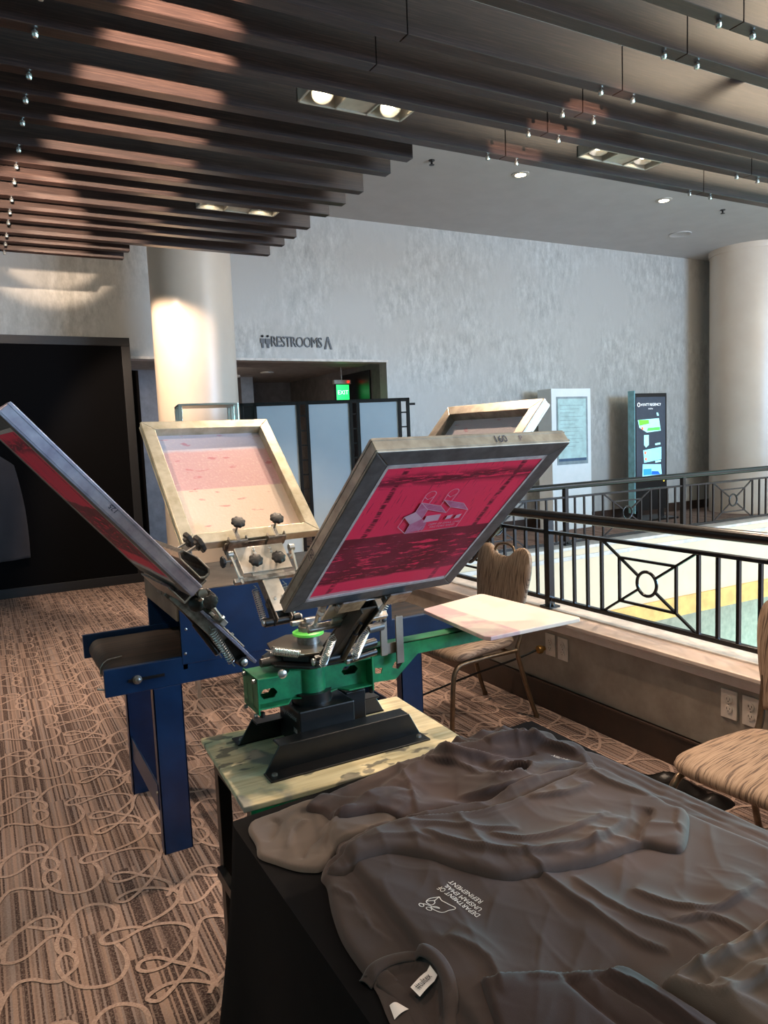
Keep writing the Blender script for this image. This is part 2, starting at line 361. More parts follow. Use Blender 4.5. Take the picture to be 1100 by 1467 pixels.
for ix in range(-3, 6):
    for iy in range(-4, 13):
        dx = ix*.53; dy = iy*.508+(ix % 2)*.0
        for k, v in MOTS.items():
            pts = [(x+dx, y+dy) for x, y in v]
            if min(p[1] for p in pts) < .2 or max(p[1] for p in pts) > 8.6: continue
            pts = [p for p in pts if p[0] < 2.575]
            if len(pts) < 4: continue
            n0 = len(sw.v); strip(sw, pts, .0138, .0010+.0004*'abcde'.index(k))
            for q in range(n0, len(sw.v)): sw.v[q] = (sw.v[q][0], sw.v[q][1], sw.v[q][2]+.0012*(q-n0)/(len(sw.v)-n0))
tag(sw.build('carpet_swirl', M_swirl, floor), None, None, kind='stuff')

def wall_poly(name, polys, m):   # boxes list
    w = MB()
    for b in polys: w.box(*b)
    return struct(w.build(name, m))
wall_poly('wall_back', [(-4, 4.98, YW, YW+.2, 2.53, CE), (4.98, 13.6, YW, YW+.2, 0, CE), (-4, 1.35, YW, YW+.2, 0, 2.53)], M_wall)
wall_poly('wall_right', [(13.6, 13.8, 3, YW+.2, 0, CE)], M_wall)
wall_poly('wall_light_block', [(-4.2, 2.6, -3.2, -3, 0, CE)], M_wall)  # unseen wall added behind the camera to keep ambient light off the slats
wall_poly('wall_left', [(-4.2, -4, -3, 12.6, 0, CE)], M_wall)
# corridor behind the opening
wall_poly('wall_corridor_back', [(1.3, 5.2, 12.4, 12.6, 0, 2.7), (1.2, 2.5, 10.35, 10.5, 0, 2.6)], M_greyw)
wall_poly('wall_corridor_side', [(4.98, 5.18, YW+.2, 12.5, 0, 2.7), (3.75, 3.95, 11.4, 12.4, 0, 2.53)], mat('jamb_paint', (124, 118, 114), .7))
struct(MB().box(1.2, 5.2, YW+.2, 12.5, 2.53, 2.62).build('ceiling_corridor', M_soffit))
struct(MB().box(1.35, 5.0, YW-.012, YW+.21, 2.505, 2.535).build('trim_1', M_white))
struct(MB().box(4.955, 4.98, 9.35, 10.3, 0, 2.45).build('door_1', M_black, bevel=.004))
struct(MB().box(-4, 14, -3, 12.6, CE, CE+.1).build('ceiling', M_ceil))
b = MB(); b.box(4.98, 13.6, YW-.015, YW, 0, .15); b.box(-4, 1.35, YW-.015, YW, 0, .15); struct(b.build('baseboard_back', M_base, bevel=.003))
# knee wall round the atrium opening
struct(MB().box(2.6, 2.84, -3, 4.9, -.3, .45).build('wall_knee', M_lowwall))
b = MB(); b.box(2.585, 2.6, -3, 4.66, 0, .15); b.box(2.578, 2.6, -3, 4.66, .138, .15); struct(b.build('baseboard_knee', M_base, bevel=.002))
b = MB(); b.box(2.572, 2.6, -3, 4.9, .45, .485); b.box(2.56, 2.6, -3, 4.9, .485, .497); b.box(2.552, 2.9, -3, 4.9, .497, .515); struct(b.build('trim_2', M_trim, bevel=.003))
b = MB(); b.box(2.70, 2.88, -3, 4.6, .515, .523); struct(b.build('trim_3', M_white, bevel=.002))
struct(MB().box(2.9, 13.6, 4.66, 4.85, -.1, .5).build('wall_atrium', mat('atrium_cream_plaster', (226, 204, 172), .7, c2=(220, 196, 164), scale=3)))
b = MB(); b.box(2.9, 13.6, 4.63, 4.9, .49, .515); b.box(2.9, 13.6, 4.645, 4.66, .40, .435); struct(b.build('trim_4', M_white, bevel=.003))
struct(MB().box(2.9, 13.6, 4.64, 4.84, -.28, -.1).build('trim_5', mat('yellow_edge_band', (250, 196, 112), .6)))
struct(MB().box(2.6, 16, -3, 10, -4.3, -4.2).build('floor_lower', mat('lower_floor_tile', (196, 182, 160), .6, scale=1)))
struct(MB().box(2.9, 16, 7.5, 7.7, -4.2, -.28).build('wall_lower', mat('lower_wall', (200, 186, 164), .7)))

def column(name, x, y, r, z1, cap):
    b = MB(); b.lathe([(r, 0), (r, z1)], (x, y, 0), n=64)
    if cap: b.lathe([(r+.015, z1-.09), (r+.02, z1-.03), (r+.02, z1)], (x, y, 0), n=64)
    return struct(b.build(name, M_col, smooth=40))
column('column', 2.02, 7.52, .40, CE, False); column('column', 11.52, 8.06, .62, CE, True)

# ------------------------------------------------------------------ slatted canopy
ZB = 3.0; SH = .19; SW = .066
ROWS = [1.09, 1.34, 1.59, 1.937, 2.19, 2.535, 2.782, 3.03, 3.37, 3.60, 3.845, 4.185, 4.433, 4.685, 5.01, 5.27, 5.51, 5.83, 6.07, 6.325]
canopy = thing('slat_canopy', 'dark brown wooden slat canopy hanging under the ceiling over the printing press', 'ceiling canopy', (0, 0, ZB))
bm_ = MB(); bm_.lathe([(.004, 0), (.004, -.004), (.010, -.005), (.011, -.011), (.007, -.015), (.012, -.018), (.009, -.026), (.003, -.028)], n=12)
bolt0 = None; slatcount = 0
for i, y in enumerate(ROWS):
    if y < 3.5: segs = [(-1.6, 1.55), (1.553, 2.668), (2.672, 4.286), (4.29, 7.9)]
    elif y < 6: segs = [(-1.6, 2.218)]
    else: segs = [(-1.6, 1.168)]
    if y in (3.37, 3.03): segs = [(-1.6, 2.668)]+segs[2:]
    for (a, c) in segs:
        s = MB().box(a, c, y-SW/2, y+SW/2, 0, SH).build('slat', M_wood, canopy, bevel=.002, seg=1, M=T(0, 0, 0))
        xs = [x for x in (.312, 2.57, 2.768, 4.19, 4.39) if a < x < c]
        if y > 1.5:
            for x in xs:
                if x > 2.5 and y > 3.5: continue
                if bolt0 is None: bolt0 = bo = bm_.build('bolt', M_chrome, s, smooth=40)
                else: bo = bolt0.copy(); COL.objects.link(bo); bo.parent = s
                bo.location = (x, y, 0)
# hangers that carry the slats
for x in (-.9, 1.0, 3.5, 6.5):
    hg = MB(); hg.box(x-.02, x+.02, .9, 6.4 if x < 2 else 3.5, SH, SH+.04)
    for y in (1.2, 3.3)+((6.0,) if x < 2 else ()): hg.cyl((x, y, SH), (x, y, CE-ZB), .008, n=8)
    hg.build('hanger_rail', M_black, canopy)

def fixture(x0, x1, y0, y1, label, e, tilt=(0, -.15)):
    zt = ZB+.04; r = thing('twin_downlight', label, 'downlight', (x0, y0, zt)); w = x1-x0; d = y1-y0
    f = MB(); cw = w*.34
    f.box(0, w, 0, .012, -.03, .03); f.box(0, w, d-.012, d, -.03, .03); f.box(0, .012, 0, d, -.03, .03); f.box(w-.012, w, 0, d, -.03, .03)
    f.box(cw, w-cw, 0, d, -.022, -.016); f.box(cw, cw+.01, 0, d, -.03, .03); f.box(w-cw-.01, w-cw, 0, d, -.03, .03); f.box(0, w, 0, d, .05, .055)
    f.build('housing', M_fix, r, bevel=.0015, seg=1)
    for cx in (cw/2+.004, w-cw/2-.004):
        c = Vector((cx, d/2, .0)); ax = Vector((tilt[0], tilt[1], -1)).normalized()
        rf = MB(); rf.lathe([(.02, -.045), (.04, -.02), (.05, .0), (.053, .006), (.050, .006), (.046, .0), (.034, -.02), (.012, -.03)], c, ax, n=28); ro = rf.build('reflector', M_chrome, r, smooth=50)
        MB().lathe([(.006, -.03), (.02, -.02), (.022, -.012), (.014, -.006), (.004, -.004)], c, ax, n=18).build('bulb', M_bulb, ro, smooth=60)
        light('lamp_beam', 'SPOT', (x0+c.x+ax.x*.03, y0+c.y+ax.y*.03, zt+ax.z*.03), (x0+c.x+ax.x*3, y0+c.y+ax.y*3, zt+ax.z*3), e, WARM, .025, spot=72, blend=.5)
    return r
fixture(1.395, 1.934, 3.07, 3.215, 'twin square downlight between the slats above the printing press', 125, (-.12, -.75))
fixture(3.08, 3.62, 3.08, 3.225, 'twin square downlight in the slats at right above the railing', 130, (-.2, -.1))
fixture(1.37, 1.90, 4.725, 4.865, 'small twin square downlight deep in the slats above the restroom sign', 150, (.0, .1))

def can(x, y, label):
    r = thing('recessed_downlight', label, 'downlight', (x, y, CE))
    MB().lathe([(.085, -.012), (.10, -.006), (.10, 0), (.07, 0), (.07, -.008)], n=32).build('trim_ring', M_fix, r, smooth=30)
    MB().lathe([(.068, -.010), (.06, -.012), (.02, -.012)], n=24).build('lens', mat('can_lens', (255, 250, 225), .3, emit=(255, 244, 205), estr=25), r)
    light('lamp_beam', 'SPOT', (x, y, CE-.03), (x, y+.05, 0), 60, WARM, .05, spot=100, blend=.8)
can(5.554, 6.69, 'round recessed ceiling light nearest the end of the slats'); can(7.894, 6.73, 'round recessed ceiling light farther right, beside the ceiling speaker')
def sprinkler(x, y, label):
    r = thing('sprinkler_head', label, 'sprinkler', (x, y, CE))
    MB().lathe([(.035, 0), (.03, -.01), (.012, -.012), (.012, -.04), (.028, -.045), (.028, -.05), (.005, -.052)], n=16).build('sprinkler_body', M_black, r, smooth=40)
sprinkler(4.404, 6.72, 'small black ceiling sprinkler head at the left beside the slat ends'); sprinkler(9.03, 6.73, 'small black ceiling sprinkler head at the right end of the ceiling')
sp_ = MB().lathe([(.16, 0), (.165, -.01), (.15, -.014), (.14, -.008), (.05, -.006)], (9.5, 7.8, CE), n=40).build('ceiling_speaker', M_ceil, smooth=40); tag(sp_, 'flush round white ceiling speaker before the right column', 'speaker')
# corridor bits
for (x, y, nm, lb) in ((3.9, 10.6, 'recessed_downlight', 'dim round light in the restroom corridor ceiling'),):
    tag(MB().lathe([(.10, 0), (.10, -.015), (.08, -.02), (.02, -.02)], (x, y, 2.53), n=24).build(nm, M_fix, smooth=40), lb, 'downlight')
tag(MB().box(3.45, 3.62, 11.0, 11.15, 2.49, 2.53).build('smoke_detector', M_fix, bevel=.01), 'small white square box on the restroom corridor ceiling', 'detector')
tag(MB().lathe([(.03, 0), (.03, -.02), (.012, -.03)], (3.1, 10.9, 2.53), n=12).build('sprinkler_head', M_black, smooth=40), 'tiny black sprinkler in the restroom corridor ceiling', 'sprinkler')
light('lamp_beam', 'SPOT', (3.9, 10.6, 2.49), (3.9, 10.6, 0), 12, WARM, .05, spot=120, blend=.8)
# exit sign
ex = thing('exit_sign', 'green lit exit sign hanging in the restroom corridor', 'exit sign', (4.64, 9.8, 2.05))
MB().box(0, .22, 0, .05, .0, .24).build('housing', M_black, ex, bevel=.004)
MB().box(.01, .21, -.006, 0, .012, .228).build('lit_panel', mat('green_lit_acrylic', (30, 200, 90), .4, emit=(40, 235, 110), estr=1.6), ex)
MB().box(-.02, .25, .0, .06, .24, .30).build('lamp_head', M_fix, ex, bevel=.006); MB().lathe([(.014, 0), (.014, .02), (.006, .026)], (.20, -.004, .27), (0, -1, 0), n=12).build('indicator', mat('red_led', (255, 30, 20), .3, emit=(255, 40, 30), estr=3), ex)
MB().cyl((.11, .025, .3), (.11, .025, .48), .01).build('stem', M_fix, ex)
t = text_mb('EXIT', .085); t.build('lettering', mat('exit_letters', (200, 255, 220), .4, emit=(190, 255, 210), estr=2.5), ex, M=Matrix.Translation((.11, -.008, .09)) @ Matrix.Rotation(PI/2, 4, 'X'))
# restroom sign
rs = thing('restroom_sign', 'dark RESTROOMS lettering with figures and an arrow on the mottled wall', 'sign', (3.2, YW, 2.66))
RX = Matrix.Rotation(PI/2, 4, 'X')
t = text_mb('RESTROOMS', .185, 'LEFT', .008, space=.88); t.build('lettering', M_letter, rs, M=T(.135, -.01, .02) @ RX @ Matrix.Diagonal((.70/max(v[0] for v in t.v), 1, 1, 1)))
for k, x in enumerate((.03, .10)):
    f = MB(); f.lathe([(.001, -.016), (.014, -.008), (.016, 0), (.014, .008), (.001, .016)], (x, -.012, .145), n=12)
    if k == 0: f.prism([(x-.03, .115), (x+.03, .115), (x+.028, .06), (x+.012, .06), (x+.012, .0), (x-.012, .0), (x-.012, .06), (x-.028, .06)], 0, .012, M=T(0, -.004, .0) @ RX)
    else: f.prism([(x-.03, .115), (x+.03, .115), (x+.03, .05), (x+.014, .05), (x+.014, .0), (x+.002, 0), (x+.002, .04), (x-.002, .04), (x-.002, 0), (x-.014, 0), (x-.014, .05), (x-.03, .05)], 0, .012, M=T(0, -.004, .0) @ RX)
    f.build('figure', M_letter, rs)
a = MB(); a.prism([(.90, .0), (.925, .0), (.955, .115), (.985, .0), (1.01, .0), (.965, .16), (.945, .16)], 0, .012, M=T(-.035, -.004, .0) @ RX); a.build('arrow', M_letter, rs)

# ------------------------------------------------------------------ black display panels and garment
bp = thing('display_panel', 'large black fabric display panel standing against the back wall at left', 'display panel', (-1.2, 8.45, 0))
b = MB(); w = 2.76; h = 2.68
b.box(0, w, 0, .05, 0, .1); b.box(0, w, 0, .05, h-.09, h); b.box(w-.09, w, 0, .05, .1, h-.09); b.box(0, .09, 0, .05, .1, h-.09); b.build('frame', mat('panel_frame_black', (26, 26, 30), .5), bp, bevel=.003)
MB().box(.09, w-.09, .012, .03, .1, h-.09).build('fabric_panel', M_panelcloth, bp)
b = MB(); b.box(1.575, 1.66, 8.62, 8.68, 0, 2.35); tag(b.build('display_panel', M_panelcloth, bevel=.004), 'narrow edge of a second black panel behind the large one', 'display panel')
gm = []; nx, nz = 24, 40
for j in range(nz+1):
    z = 1.50-j/nz*1.12; s = j/nz
    xl = -.16-.04*s; xr = .30+.04*math.sin(s*3)+.10*s
    if s < .12: xr -= (.12-s)*1.2
    for i in range(nx+1):
        u = i/nx; x = xl+(xr-xl)*u
        gm.append((x, 8.40-.03*math.sin(u*PI)-.012*math.sin(u*17+s*2)*s, z+.03*u*s-.0))
b = MB(); b.add(gm, [(j*(nx+1)+i, j*(nx+1)+i+1, (j+1)*(nx+1)+i+1, (j+1)*(nx+1)+i) for j in range(nz) for i in range(nx)])
g = b.build('hanging_garment', M_garment, smooth=60); g.modifiers.new('thickness', 'SOLIDIFY').thickness = .01
tag(g, 'dark grey garment hanging in front of the large black panel', 'garment')

# ------------------------------------------------------------------ folding divider
A = Vector((1.98, 6.08)); B = Vector((3.33, 5.56)); L_ = (B-A).length; ang = math.atan2((B-A).y, (B-A).x)
dv = thing('room_divider', 'black framed room divider with frosted panels in front of the restroom corridor', 'divider', T(A.x, A.y, 0) @ Matrix.Rotation(ang, 4, 'Z'))
H_ = 1.83; cuts = [0.0, .135, .455, .555, .895, .985, 1.33, 1.40, L_]
fr = MB(); fr.box(0, L_, -.018, .018, H_-.03, H_); fr.box(0, L_, -.018, .018, .08, .11)
def dx(px): return (px-345)/(584-345)*L_
for px0, px1 in ((345, 368), (423, 440), (497, 512), (567, 584)):
    a, c = dx(px0), dx(px1)
    p = MB(); p.box(a, a+.028, -.018, .018, 0, H_); p.box(c-.028, c, -.018, .018, 0, H_)
    p.build('post_pair', M_black, dv, bevel=.002, seg=1)
    if px0 > 345:
        q = MB()
        for k in range(13): q.box(a, c, -.008, .008, .2+k*.125, .212+k*.125)
        q.build('spacer_rungs', M_black, dv)
    else: MB().box(a, c, -.01, .01, .1, H_-.02).build('solid_panel', M_black, dv)
fr.build('frame', M_black, dv, bevel=.002, seg=1)
for px0, px1 in ((368, 423), (440, 497), (512, 567)): MB().box(dx(px0), dx(px1), -.006, .006, .11, H_-.03).build('frosted_panel', M_glass, dv)
MB().box(L_, L_+.05, -.01, .01, H_-.065, H_-.045).build('latch', M_black, dv)

# ------------------------------------------------------------------ kiosks
k1 = thing('kiosk', 'white totem kiosk with a pale grey screen against the mottled wall', 'kiosk', (7.40, 8.33, 0))
MB().box(0, .77, 0, .30, 0, 2.10).build('body', M_teal, k1, bevel=.006)
MB().box(.09, .70, -.006, 0, .98, 1.98).build('bezel', mat('kiosk_bezel', (150, 166, 170), .4), k1)
MB().box(.115, .66, -.012, -.006, 1.03, 1.95).build('screen', mat('kiosk_pale_screen', (176, 206, 206), .3, emit=(150, 190, 190), estr=.25), k1)
b = MB()
for k in range(12): b.box(.15, .60-.08*(k % 3), -.014, -.012, 1.85-k*.055, 1.856-k*.055)
b.build('text_lines', mat('pale_text', (150, 180, 184), .5), k1); MB().box(.115, .66, -.0135, -.012, 1.03, 1.07).build('footer_bar', mat('footer_blue', (70, 100, 130), .4), k1)
k2 = thing('kiosk', 'black freestanding hotel directory kiosk with a lit map screen', 'kiosk', T(9.12, 8.36, 0) @ Matrix.Rotation(math.radians(-3), 4, 'Z'))
MB().box(0, .70, 0, .10, .15, 2.02).build('body', M_black, k2, bevel=.008)
b = MB(); b.box(-.05, .75, -.2, .3, .0, .03); b.box(.06, .12, .0, .08, .03, .16); b.box(.58, .64, .0, .08, .03, .16); b.build('base', M_black, k2, bevel=.004)
MB().box(-.012, .0, -.02, .12, .12, 2.06).build('glass_edge', mat('edge_glass', (150, 210, 220), .1), k2)
MB().box(.04, .66, -.006, 0, .66, 1.96).build('screen', mat('kiosk_dark_screen', (52, 60, 72), .15, emit=(70, 82, 100), estr=.5), k2)
def scr_patch(poly, c, e=1.0, nm='map_patch', k=0):
    b = MB(); b.prism(poly, 0, .0015, M=T(0, -.0065-k, 0) @ RX); b.build(nm, mat('screen_%d_%d_%d' % c, c, .4, emit=c, estr=e), k2)
ICE = (170, 235, 240)
scr_patch([(.07, 1.60), (.52, 1.62), (.56, 1.42), (.26, 1.40), (.10, 1.48)], ICE); scr_patch([(.09, 1.60), (.30, 1.60), (.31, 1.54), (.1, 1.51)], (110, 220, 60), 1, k=.002); scr_patch([(.28, 1.47), (.54, 1.48), (.54, 1.43), (.26, 1.425)], (90, 210, 90), 1, k=.002)
scr_patch([(.20, 1.36), (.30, 1.36), (.30, 1.2), (.24, 1.16), (.2, 1.2)], ICE); scr_patch([(.18, 1.12), (.57, 1.16), (.57, .96), (.2, .92)], (150, 225, 245)); scr_patch([(.17, .90), (.56, .88), (.58, .72), (.16, .70)], (150, 220, 250))
scr_patch([(.18, .82), (.35, .82), (.36, .72), (.18, .72)], (50, 150, 235), 1, k=.002); scr_patch([(.36, .78), (.50, .77), (.54, .72), (.36, .72)], (30, 100, 220), 1, k=.002)
for x, z in ((.15, 1.49), (.21, 1.10), (.22, 1.0)): scr_patch([(x, z), (x+.04, z-.01), (x+.02, z-.05), (x-.01, z-.03)], (240, 120, 80), 1, k=.003)
scr_patch([(.47, 1.71), (.50, 1.71), (.52, 1.66), (.48, 1.66)], ICE); scr_patch([(.44, 1.22), (.55, 1.23), (.55, 1.2), (.44, 1.19)], ICE); scr_patch([(.44, .94), (.56, .95), (.56, .92), (.44, .91)], ICE)
MW = mat('screen_white', (235, 245, 250), .4, emit=(235, 245, 250), estr=1.2)
t = text_mb('HYATT REGENCY', .058, 'LEFT', space=.95); t.build('lettering', MW, k2, M=T(.13, -.009, 1.82) @ RX @ Matrix.Diagonal((.98, 1, 1, 1)))
t = text_mb('AUSTIN', .028, 'CENTER'); t.build('lettering', MW, k2, M=T(.34, -.009, 1.765) @ RX)
strip(b := MB(), [(.09+.026*math.cos(a/10*2*PI), 1.84+.03*math.sin(a/10*2*PI)) for a in range(10)], .01, closed=True, M=T(0, -.009, 0) @ RX); b.build('round_emblem', MW, k2)
MB().box(.62, .635, -.01, 0, .6, .615).build('indicator', mat('yellow_led', (255, 220, 80), .4, emit=(255, 220, 80), estr=2), k2)

# ------------------------------------------------------------------ railings
def railing(name, label, M, length, posts, meds, pitch, zt, zm, zb, h0, mw=.573, iw=.337, x0=0.04):
    """local x runs along the rail"""
    r = thing(name, label, 'railing', M)
    MB().tube([(x0, 0, zt), (length, 0, zt)], .026, 12).build('top_rail', M_rail, r, smooth=50)
    b = MB(); b.box(x0, length, -.014, .014, zm-.009, zm+.009); b.build('middle_rail', M_rail, r, bevel=.002, seg=1)
    b = MB(); b.box(x0, length, -.014, .014, zb-.011, zb+.011); b.build('bottom_rail', M_rail, r, bevel=.002, seg=1)
    bal = MB().box(-.0075, .0075, -.0075, .0075, zb, zm)
    first = None; spans = [(c-mw/2, c+mw/2) for c in meds]; xs = []
    for c in posts:
        p = MB(); p.box(c-.02, c+.02, -.02, .02, h0+.01, zt-.01); p.box(c-.04, c+.04, -.04, .04, h0, h0+.014); p.lathe([(.034, h0+.014), (.024, h0+.03), (.02, h0+.035)], (c, 0, 0), n=4); p.build('post', M_rail, r, bevel=.002, seg=1)
    for c in posts:
        for sgn in (-1, 1):
            for k in range(1, 4):
                x = c+sgn*k*pitch
                if x0 < x < length and not any(a+.02 < x < bb-.02 for a, bb in spans): xs.append(x)
    for a, bb in spans: xs += [x for x in (a, bb) if x0 < x < length]
    xs = sorted(set(round(x, 3) for x in xs)); xs = [x for i, x in enumerate(xs) if i == 0 or x-xs[i-1] > .03]
    for x in xs:
        if first is None: first = o = bal.build('baluster', M_rail, r)
        else: o = first.copy(); COL.objects.link(o); o.parent = r
        o.location = (x, 0, 0)
    for c in meds:
        if c+mw/2 > length or c-mw/2 < x0: continue
        zc = (zm+zb)/2; hz = (zm-zb)/2; s = iw/mw; m = MB()
        ax, az = mw/2, hz; bx, bz = iw/2, hz*.58; rr = .058
        for sx in (-1, 1):
            m.box(c+sx*bx-.006, c+sx*bx+.006, -.006, .006, zc-bz, zc+bz); m.box(c-bx, c+bx, -.006, .006, zc+sx*bz-.006, zc+sx*bz+.006)
            for sz in (-1, 1):
                d = Vector((sx*ax, 0, sz*az)); e = d.normalized()*rr
                m.beam((c+d.x, 0, zc+d.z), (c+e.x, 0, zc+e.z), .011, .011, (0, 1, 0))
        m.build('starburst_bars', M_rail, r)
        MB().tube([(c+rr*math.cos(k/28*2*PI), 0, zc+rr*math.sin(k/28*2*PI)) for k in range(28)], .008, 8, closed=True).build('ring', M_rail, r, smooth=60)
    return r
# near rail: local x = -Y, starting at the far corner
R1 = T(2.72, 4.74, 0) @ Matrix.Rotation(-PI/2, 4, 'Z')
nr = railing('railing', 'black metal railing on the near ledge with ringed starburst panel behind the chairs', R1, 7.0,
        [4.74-y for y in (4.46, 3.103, 1.746, .39, -.97)], [4.74-y for y in (3.78, 2.424, 1.068, -.29)], .098, 1.035, .944, .572, .52)
b = MB(); pts = crom([(1.245, -.03, .945), (1.07, -.03, .80), (.98, -.03, .72), (.93, -.03, .69), (.90, -.03, .70), (.90, -.03, .735), (.93, -.03, .745)], 5); b.tube(pts, .012, 8)
for x, z0, z1 in ((1.16, .72, .875), (1.07, .66, .80)): b.box(x-.007, x+.007, -.037, -.023, z0, z1)
b.build('scroll_rail', M_rail, nr, smooth=50)
railing('railing', 'black metal railing on the far side of the atrium opening in front of the kiosks', T(2.72, 4.76, 0), 10.6,
        [x-2.72 for x in (2.9, 4.365, 5.834, 7.30, 8.77, 10.2)], [x-2.72 for x in (3.63, 5.10, 6.568, 8.04, 9.5)], .107, 1.02, .925, .54, .515, mw=.60, iw=.35)

# ------------------------------------------------------------------ outlets
def outlet(y, z, label, nrec=True):
    r = thing('wall_outlet', label, 'outlet', T(2.598, y, z) @ Matrix.Rotation(-PI/2, 4, 'Z') @ RX)   # local x = -Y, y = up, z = -X... out of wall
    r.matrix_world = Matrix(((0, 0, -1, 2.598), (-1, 0, 0, y), (0, 1, 0, z), (0, 0, 0, 1)))
    MB().box(-.037, .037, -.06, .06, 0, .006).build('cover_plate', M_plate, r, bevel=.002)
    for s in (-1, 1):
        rc = MB().lathe([(.0165, .006), (.0165, .009), (.015, .0095)], (0, s*.02, 0), n=20).build('receptacle', M_plate, r, smooth=30)
        m = MB(); m.box(-.008, -.0055, s*.02-.001, s*.02+.008, .0094, .0099); m.box(.0055, .008, s*.02-.001, s*.02+.008, .0094, .0099); m.lathe([(.0025, .0094), (.0025, .0099)], (0, s*.02-.007, 0), n=10); m.build('slots', M_slot, rc)
    MB().lathe([(.003, .006), (.003, .0075)], n=10).build('screw', M_steel, r)
outlet(2.962, .362, 'almond wall outlet with the brass plug, left of the pair by the far chair'); outlet(2.866, .36, 'almond wall outlet right of the brass plug')
outlet(1.892, .362, 'almond wall outlet fully visible above the near chair seat'); outlet(1.795, .36, 'almond wall outlet half hidden by the near chair back')
kn = MB().lathe([(.012, 0), (.012, .02), (.022, .022), (.024, .035), (.02, .045), (.01, .05)], (2.585, 3.0, .335), (-1, 0, 0), n=20).build('brass_plug', M_brass, smooth=40); tag(kn, 'round brass plug at the knee wall end of the black cable', 'plug')
cb = MB().tube(crom([(2.55, 3.01, .335), (2.45, 3.06, .29), (2.25, 3.2, .20), (2.05, 3.32, .11), (1.8, 3.42, .03), (1.55, 3.45, .008), (1.25, 3.45, .008), (1.1, 3.3, .008)], 6), .006, 8).build('power_cable', M_black, smooth=60); tag(cb, 'black cable running from the brass plug down to the carpet', 'cable')

# ------------------------------------------------------------------ chairs
def chair(label, M):
    r = thing('banquet_chair', label, 'chair', M)   # local: +y front, x right
    W2 = .215; D0, D1 = -.22, .24
    b = MB(); n = 26; vs = []; fs = []
    prof = [(0, .0), (.55, .0), (.86, .006), (.97, .022), (1.0, .036), (.975, .052), (.9, .062), (.6, .073), (.25, .078), (0, .079)]
    for k, (s, z) in enumerate(prof):
        for i in range(n*2):
            th = i/(n*2)*2*PI; c, si = math.cos(th), math.sin(th); e = 2/5.5
            x = W2*abs(c)**e*(1 if c > 0 else -1)*s; y = (D1-D0)/2*abs(si)**e*(1 if si > 0 else -1)*s
            x *= 1+.10*(y/.23)
            vs.append((x, y+(D0+D1)/2, .385+z+.012*max(0, y)/.2*(-1)))
    N = n*2
    for k in range(len(prof)-1):
        for i in range(N): fs.append((k*N+i, k*N+(i+1) % N, (k+1)*N+(i+1) % N, (k+1)*N+i))
    b.add(vs, fs); seat = b.build('seat', M_chair, r, smooth=70)
    # backrest: shield outline with a scooped top
    out = []
    half = [(.165, 0), (.175, .06), (.195, .14), (.212, .24), (.214, .31), (.20, .365), (.17, .39), (.135, .398), (.10, .385), (.072, .358), (.045, .345), (0, .34)]
    h = [(p.x, p.y) for p in crom([(x, y, 0) for x, y in half], 3)]
    out = h+[(-x, y) for x, y in h[::-1][1:]]
    th = .026; vs = []; rings = []
    for k, (s, z) in enumerate([(.0, -th*1.05), (.5, -th), (.9, -th*.85), (1.0, -th*.35), (1.0, th*.35), (.9, th*.85), (.5, th), (0, th*1.05)]):
        for x, y in out:
            cy = .19; vs.append((x*(s if s > .6 else s), cy+(y-cy)*s, z))
    N = len(out); fs = [(k*N+i, k*N+(i+1) % N, (k+1)*N+(i+1) % N, (k+1)*N+i) for k in range(7) for i in range(N)]
    b = MB(); b.add(vs, fs); MBk = T(0, -.235, .50) @ Matrix.Rotation(math.radians(99), 4, 'X')
    bk = b.build('backrest', M_chair, r, smooth=60, M=MBk)
    b = MB(); b.tube(crom([(-.085, .36, 0), (-.06, .395, 0), (0, .408, 0), (.06, .395, 0), (.085, .36, 0)], 5), .008, 8); b.build('handle', M_bronze, bk, smooth=60)
    for s in (-1, 1):
        b = MB(); b.tube(crom([(s*.19, .02, .372), (s*.2, .15, .372), (s*.205, .20, .355), (s*.21, .225, .30), (s*.215, .24, .15), (s*.218, .25, .008)], 5), .0125, 10); b.lathe([(.015, 0), (.015, .02)], (s*.218, .25, 0), n=10); b.build('leg', M_bronze, r, smooth=60)
        b = MB(); b.tube(crom([(s*.17, -.245, .62), (s*.18, -.235, .45), (s*.19, -.20, .375), (s*.20, -.215, .28), (s*.21, -.26, .12), (s*.215, -.30, .008)], 5), .0125, 10); b.lathe([(.015, 0), (.015, .02)], (s*.215, -.30, 0), n=10); b.build('leg', M_bronze, r, smooth=60)
    b = MB(); b.tube([(-.19, .12, .374), (.19, .12, .374)], .009, 8); b.tube([(-.19, -.15, .374), (.19, -.15, .374)], .009, 8)
    for s in (-1, 1): b.tube([(s*.19, .15, .374), (s*.19, -.2, .374)], .0115, 8)
    b.build('seat_frame', M_bronze, r, smooth=60)
    return r
chair('striped taupe banquet chair behind the printing platen', T(2.16, 3.14, 0) @ Matrix.Rotation(math.radians(92), 4, 'Z'))
chair('striped taupe banquet chair at right beside the T-shirt table', T(2.115, 1.385, 0) @ Matrix.Rotation(math.radians(94), 4, 'Z'))

